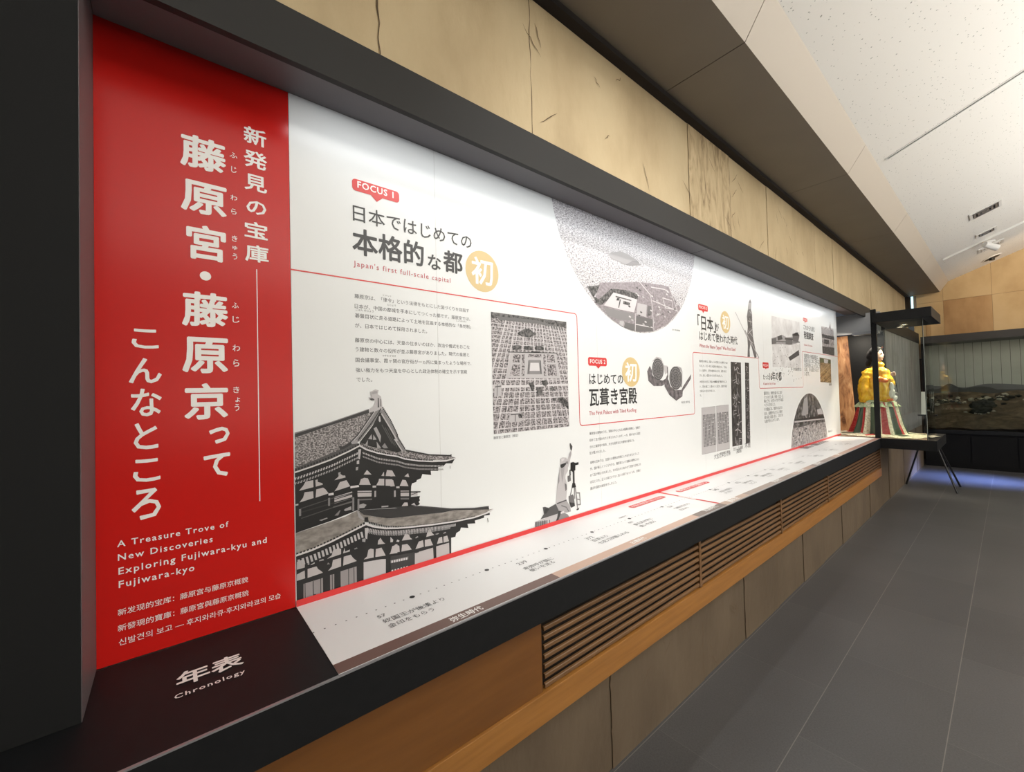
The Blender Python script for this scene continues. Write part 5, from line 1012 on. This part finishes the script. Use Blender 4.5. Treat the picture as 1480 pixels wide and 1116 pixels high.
blob('yellow_jacket', [((.325, 6.9, 1.55), (.105, .10, .21), 0), ((.30, 6.9, 1.38), (.145, .13, .12), 0),
    ((.245, 6.88, 1.64), (.060, .085, .085), .5), ((.225, 6.86, 1.55), (.060, .085, .13), .15), ((.215, 6.85, 1.42), (.070, .095, .16), .05), ((.225, 6.84, 1.33), (.075, .10, .075), 0),
    ((.395, 6.88, 1.64), (.060, .085, .085), -.6), ((.43, 6.86, 1.56), (.055, .085, .11), -.5), ((.395, 6.82, 1.43), (.075, .085, .15), -.05), ((.385, 6.81, 1.34), (.080, .08, .075), 0),
    ((.35, 6.9, 1.74), (.055, .055, .06), 0), ((.31, 6.9, 1.315), (.165, .150, .030), 0)], YEL, fg, .009, folds, 15, 14)
blob('orange_sash', [((.375, 6.775, 1.565), (.075, .035, .033), .25), ((.42, 6.77, 1.55), (.035, .03, .028), 0), ((.43, 6.80, 1.315), (.07, .05, .02), .1)], ORG, fg, .007, .010, 35, 6)
blob('white_sleeve_lining', [((.475, 6.80, 1.475), (.020, .03, .060), -.1), ((.468, 6.80, 1.385), (.034, .035, .06), .35), ((.50, 6.80, 1.33), (.022, .03, .035), .5)], WHT, fg, .007, .010, 40, 8)
hd = blob('head', [((.335, 6.9, 1.885), (.058, .055, .078), 0), ((.352, 6.897, 1.855), (.045, .046, .052), 0), ((.393, 6.893, 1.872), (.011, .009, .016), -.3), ((.386, 6.893, 1.836), (.010, .016, .007), 0), ((.374, 6.893, 1.818), (.018, .022, .015), 0), ((.335, 6.9, 1.80), (.030, .030, .05), 0), ((.330, 6.845, 1.875), (.012, .006, .02), 0)], SKIN, fg, .005, .0, 10, 2)
b = MB()
for dy in (-.024, .018):
    bm = bmesh.new(); bmesh.ops.create_uvsphere(bm, u_segments=8, v_segments=6, radius=.0065, matrix=Matrix.Translation((.389, 6.893 + dy, 1.888))); b.bm(bm, HAIR)
    b.tube([(.388, 6.893 + dy - .012, 1.903), (.392, 6.893 + dy, 1.906), (.388, 6.893 + dy + .012, 1.903)], .002, HAIR, 6)
b.build('painted_eyes', hd)
b = MB(); b.tube([(.392, 6.880, 1.838), (.397, 6.893, 1.8385), (.392, 6.906, 1.838)], .0035, mat('painted_lips', (0.55, 0.05, 0.05), .4), 6); b.build('painted_lips', hd)
blob('black_hair', [((.315, 6.9, 1.915), (.064, .063, .066), 0), ((.275, 6.9, 1.87), (.045, .055, .075), 0), ((.255, 6.9, 1.80), (.030, .045, .07), .2), ((.31, 6.9, 1.985), (.028, .028, .030), 0), ((.335, 6.9, 1.955), (.045, .05, .028), 0)], HAIR, fg, .007, .004, 30)
b = MB()
b.tube([(.37, 6.9, 1.94), (.385, 6.895, 1.965), (.392, 6.893, 1.985)], .004, mat('hair_ornament', (0.7, 0.5, 0.15), .3, .8), 6, .001)
b.tube([(.385, 6.895, 1.965), (.40, 6.89, 1.97)], .003, mat('hair_ornament_red', (0.6, 0.05, 0.04), .4), 6, .001); b.build('hair_ornament', fg)
# right hand closed on a thin wand
b = MB(); hx, hy, hz = .483, 6.80, 1.625
bm = bmesh.new(); bmesh.ops.create_uvsphere(bm, u_segments=12, v_segments=8, radius=1, matrix=Matrix.Translation((hx, hy, hz)) @ Matrix.Diagonal((.018, .013, .022, 1))); b.bm(bm, SKIN)
for k, ln in enumerate((.030, .034, .033, .028)):
    zz = hz + .015 - k * .010; b.tube([(hx + .012, hy - .004, zz), (hx + .012 + ln * .5, hy - .010, zz + .001), (hx + .012 + ln * .62, hy + .002, zz - .003), (hx + .014 + ln * .3, hy + .008, zz - .004)], .0048, SKIN, 8, .0036)
b.tube([(hx, hy - .008, hz + .012), (hx + .014, hy - .014, hz + .024), (hx + .026, hy - .006, hz + .026)], .0052, SKIN, 8, .004)
b.build('hand', fg, smooth=True)
b = MB(); b.tube([(hx + .022, hy - .002, hz + .03), (hx + .030, hy - .002, hz - .10), (hx + .045, hy, hz - .23)], .0035, M['black'], 8); b.tube([(hx + .045, hy, hz - .23), (hx + .012, hy, hz - .22)], .004, WHT, 8); b.build('held_wand', fg)

# ------------------------------------------------------------------ tripod easel behind the glass case
te = thing('tripod_easel', 'thin black tripod easel on the floor behind the glass case', 'easel', (0.63, 8.48, 0.0))
ap = (0.61, 8.48, 0.92)
for p in ((0.36, 8.50, 0.0), (0.90, 8.21, 0.0), (0.90, 8.75, 0.0)):
    b = MB(); b.tube([p, (p[0] * .45 + ap[0] * .55, p[1] * .45 + ap[1] * .55, ap[2] * .55), ap], .012, M['metal_b'], 8, .010); b.build('leg', te)
b = MB(); b.tube([ap, (.61, 8.48, 1.06)], .016, M['metal_b'], 10); b.box((.52, 8.455, 1.03), (.72, 8.50, 1.05), M['metal_b']); b.build('head_bracket', te)
cb = MB(); cb.prism([(8.44, 1.052), (8.452, 1.052), (8.532, 1.38), (8.52, 1.38)], 0, 0.56, 0.69, mat('caption_board', (0.60, 0.60, 0.56), .5))
tag(cb.build('caption_board'), 'small pale caption board standing on the tripod easel behind the case', 'sign')
# ------------------------------------------------------------------ landscape model in a long case at the end wall
dc = thing('landscape_case', 'long dark glazed case holding a landscape model along the end wall', 'display case', (2.4, 11.1, 0.0))
M['ebony'] = mat('ebony_base', (0.006, 0.006, 0.0065), 0.7, spec=0.15)
b = MB(); b.box((0.37, 10.72, 0.0), (4.6, 11.55, 0.60), M['ebony']); 
for k in range(8): b.box((0.42 + k * .52, 10.708, 0.06), (0.90 + k * .52, 10.72, 0.56), M['ebony'])
b.build('base_cabinet', dc)
b = MB(); b.box((0.37, 10.69, 0.60), (4.6, 10.76, 0.665), M['black'], .003); b.build('sill', dc)
b = MB(); b.box((0.37, 10.67, 2.235), (4.6, 11.55, 2.36), mat('case_header', (0.035, 0.033, 0.032), .5)); b.build('header', dc)
b = MB(); b.box((0.37, 10.69, 0.666), (0.43, 11.55, 2.234), M['ebony']); b.build('end_panel', dc)
b = MB(); b.box((0.431, 10.72, 0.667), (4.6, 10.73, 2.234), M['glass']); b.build('front_pane', dc)
b = MB(); b.box((4.55, 10.735, 0.666), (4.6, 11.55, 2.234), M['ebony']); b.build('end_panel', dc)
bd = MB(); M['backdrop'] = ramp_mat('painted_sky_board', [(0.3, (0.40, 0.385, 0.35)), (0.7, (0.50, 0.48, 0.44))], 1.5, 5, 0.7)
x = 0.54; k = 0
while x < 4.5:
    bd.box((x + .002, 11.40, 1.05), (min(x + .108, 4.54), 11.415, 2.233), M['backdrop']); x += .110
bd.box((0.432, 11.40, 1.05), (0.539, 11.415, 2.233), M['backdrop'])
bd.box((0.432, 11.416, 1.0), (4.54, 11.43, 2.233), M['gap_backing']); bd.build('backdrop_boards', dc)
hl = MB(); hmat = [mat('far_hill_print', (0.16, 0.15, 0.16), .8), mat('near_hill_print', (0.075, 0.072, 0.072), .8)]
for j, (y_, base, amp, mt_, sd) in enumerate(((11.398, 1.40, .13, hmat[0], 3), (11.396, 1.36, .12, hmat[1], 8))):
    vs = []; n_ = 120
    for k in range(n_ + 1):
        xx = .433 + (4.54 - .433) * k / n_
        h = base + amp * max(0, noise.noise(Vector((xx * (1.5 + j), sd, 0))) + .25) + (.10 * math.exp(-((xx - .66) / .10) ** 2) if j else .07 * math.exp(-((xx - 1.15) / .2) ** 2))
        vs += [(xx, y_, 1.05), (xx, y_, h)]
    hl.add(vs, [(2 * k, 2 * k + 2, 2 * k + 3, 2 * k + 1) for k in range(n_)], mt_)
hl.build('painted_hills', dc, recalc=False)
lamp('model_case_lamp', 'AREA', (2.0, 11.0, 2.22), (2.0, 11.2, 1.0), 3.2, (1, 0.88, 0.72), shape='RECTANGLE', size=3.0, size_y=0.06)

M['model_soil'] = ramp_mat('model_soil', [(0.3, (0.05, 0.032, 0.018)), (0.5, (0.105, 0.07, 0.04)), (0.72, (0.19, 0.135, 0.08))], 7, 8, 0.9, (1, 2.5, 1), dist=.6)
tm = MB(); nx, ny = 110, 24
def th(x, y):
    v = (y - 10.74) / .65
    return .70 + .62 * v ** .9 + .05 * noise.noise(Vector((x * 3, y * 5, 1))) + .02 * noise.noise(Vector((x * 11, y * 13, 4))) - .06 * math.exp(-((v - .45) / .05) ** 2) * (1 if x < 1.0 else .3)
vs = [(0.435 + (4.545 - .435) * i / nx, 10.74 + .652 * j / ny, th(0.435 + 4.11 * i / nx, 10.74 + .652 * j / ny)) for i in range(nx + 1) for j in range(ny + 1)]
tm.add(vs, [(i * (ny + 1) + j, (i + 1) * (ny + 1) + j, (i + 1) * (ny + 1) + j + 1, i * (ny + 1) + j + 1) for i in range(nx) for j in range(ny)], M['model_soil'])
lm = tag(tm.build('landscape_model', smooth=True, recalc=False), 'brown model landscape of fields and low ridges inside the end-wall case', 'model')
vg = MB(); rr = random.Random(11); cols = [mat('model_bush_dark', (0.02, 0.022, 0.016), .9), mat('model_bush_pale', (0.42, 0.38, 0.30), .9), mat('model_bush_brown', (0.07, 0.045, 0.03), .9)]
def clump(x, y, r_, mt_):
    bm = bmesh.new(); bmesh.ops.create_icosphere(bm, subdivisions=2, radius=1, matrix=Matrix.Translation((x, y, th(x, y) + r_ * .35)) @ Matrix.Diagonal((r_, r_, r_ * .75, 1)))
    for q in bm.verts: q.co += Vector((noise.noise(q.co * 40), noise.noise(q.co * 41 + Vector((3, 0, 0))), noise.noise(q.co * 39))) * r_ * .5
    vg.bm(bm, mt_)
for k in range(120):
    x = rr.uniform(.5, 4.4); y = rr.uniform(11.12, 11.34); clump(x, y, rr.uniform(.018, .05), rr.choice(cols))
for k in range(40):
    x = 1.08 + rr.uniform(-.10, .10); y = 11.05 + rr.uniform(-.06, .08); clump(x, y, rr.uniform(.035, .07), cols[0])
for k in range(16): clump(1.0 + rr.uniform(-.15, .25), 10.98 + rr.uniform(-.03, .05), rr.uniform(.015, .025), cols[1])
for k in range(22): clump(rr.uniform(.5, .78), 11.2 + rr.uniform(-.05, .05), rr.uniform(.02, .035), cols[k % 2])
o_ = vg.build('model_woodland'); o_['kind'] = 'stuff'; tag(o_, 'dark and pale clumps of model trees and rocks across the brown landscape model', 'model trees')

# ------------------------------------------------------------------ ceiling fittings (on the sloping ceiling)
def cq(mb, x0, x1, y0, y1, t0, t1, mt_): mb.prism([(x0, cz(x0) - t0), (x1, cz(x1) - t0), (x1, cz(x1) - t1), (x0, cz(x0) - t1)], 1, y0, y1, mt_)
sl = thing('slot_diffuser', 'long thin black slot with white trim across the near sloping ceiling', 'air slot', (1.5, 4.87, cz(1.5)))
b = MB(); cq(b, .772, 2.4, 4.856, 4.864, 0, .010, M['metal_w']); cq(b, .772, 2.4, 4.886, 4.894, 0, .010, M['metal_w']); cq(b, .762, .772, 4.856, 4.894, 0, .010, M['metal_w']); b.build('trim_frame', sl)
b = MB(); cq(b, .774, 2.4, 4.8645, 4.8855, 0, .004, M['metal_b']); b.build('slot', sl)
def diffuser(x, y, s_, lab, core):
    t_ = thing('air_diffuser', lab, 'air diffuser', (x, y, cz(x)), 'square ceiling diffusers')
    h = s_ / 2
    b = MB()
    for (x0, x1, y0, y1) in ((x - h, x + h, y - h, y - h + .025), (x - h, x + h, y + h - .025, y + h), (x - h, x - h + .025, y - h + .025, y + h - .025), (x + h - .025, x + h, y - h + .025, y + h - .025)): cq(b, x0, x1, y0, y1, .0, .014, M['metal_w'])
    b.build('frame', t_)
    b = MB()
    for k in range(3):
        g_ = h - .035 - k * .035
        for (x0, x1, y0, y1) in ((x - g_, x + g_, y - g_, y - g_ + .018), (x - g_, x + g_, y + g_ - .018, y + g_), (x - g_, x - g_ + .018, y - g_ + .018, y + g_ - .018), (x + g_ - .018, x + g_, y - g_ + .018, y + g_ - .018)): cq(b, x0, x1, y0, y1, .004, .02, core)
    b.build('vanes', t_)
    b = MB(); cq(b, x - h + .02, x + h - .02, y - h + .02, y + h - .02, .0, .003, M['metal_b'] if core is M['grey_metal'] else core); b.build('throat', t_)
diffuser(1.27, 8.0, .27, 'square grey-centred air diffuser on the sloping ceiling, nearest of the fittings at the far end', M['grey_metal'])
diffuser(1.275, 10.2, .27, 'square all-white air diffuser on the sloping ceiling, beyond the white track light', M['metal_w'])
diffuser(1.25, 9.15, .20, 'small grey diffuser shape in place of a shadow on the sloping ceiling, just in front of the track rail', M['grey_metal'])  # diffuser form added where only a dark smudge of shadow falls
tr_ = MB(); cq(tr_, .775, 2.6, 9.555, 9.59, 0, .03, M['metal_w']); tag(tr_.build('track_rail'), 'long white lighting track rail across the far sloping ceiling', 'lighting track')
sp = thing('track_spotlight', 'white spotlight hanging from the track rail on the far ceiling', 'spotlight', (1.28, 9.57, cz(1.28) - .05))
zt = cz(1.28) - .052
b = MB(); b.box((1.23, 9.553, zt - .035), (1.33, 9.592, zt), M['metal_w'], .004); b.build('adapter', sp)
b = MB(); b.tube([(1.28, 9.57, zt - .034), (1.28, 9.57, zt - .07)], .012, M['metal_w'], 10); b.build('stem', sp)
b = MB(); b.tube([(1.22, 9.52, zt - .055), (1.27, 9.57, zt - .085), (1.34, 9.63, zt - .12)], .042, M['metal_w'], 16, .048); b.build('lamp_head', sp, smooth=False)
dl = thing('ceiling_downlight', 'black recessed downlight in the far sloping ceiling, close to the end wall', 'downlight', (1.265, 11.15, cz(1.265)))
b = MB(); vs = []
def cpt(x, y, t_): return (x, y, cz(x) - t_)
for rad_, t_ in ((.115, .0), (.115, .012), (.095, .014)): vs += [cpt(1.265 + rad_ * math.cos(k * math.pi / 12), 11.15 + rad_ * math.sin(k * math.pi / 12), t_) for k in range(24)]
b.add(vs, [(i * 24 + k, i * 24 + (k + 1) % 24, (i + 1) * 24 + (k + 1) % 24, (i + 1) * 24 + k) for i in range(2) for k in range(24)], M['metal_w']); b.build('rim', dl)
b = MB(); b.add([cpt(1.265 + .096 * math.cos(k * math.pi / 12), 11.15 + .096 * math.sin(k * math.pi / 12), .010) for k in range(24)], [tuple(range(24))], M['metal_b']); b.build('dark_well', dl)
b = MB(); b.tube([cpt(1.265, 11.15, .012), cpt(1.265, 11.15, .05)], .035, M['metal_b'], 14); b.build('lamp_tube', dl)

bpy.data.objects.remove(_to)
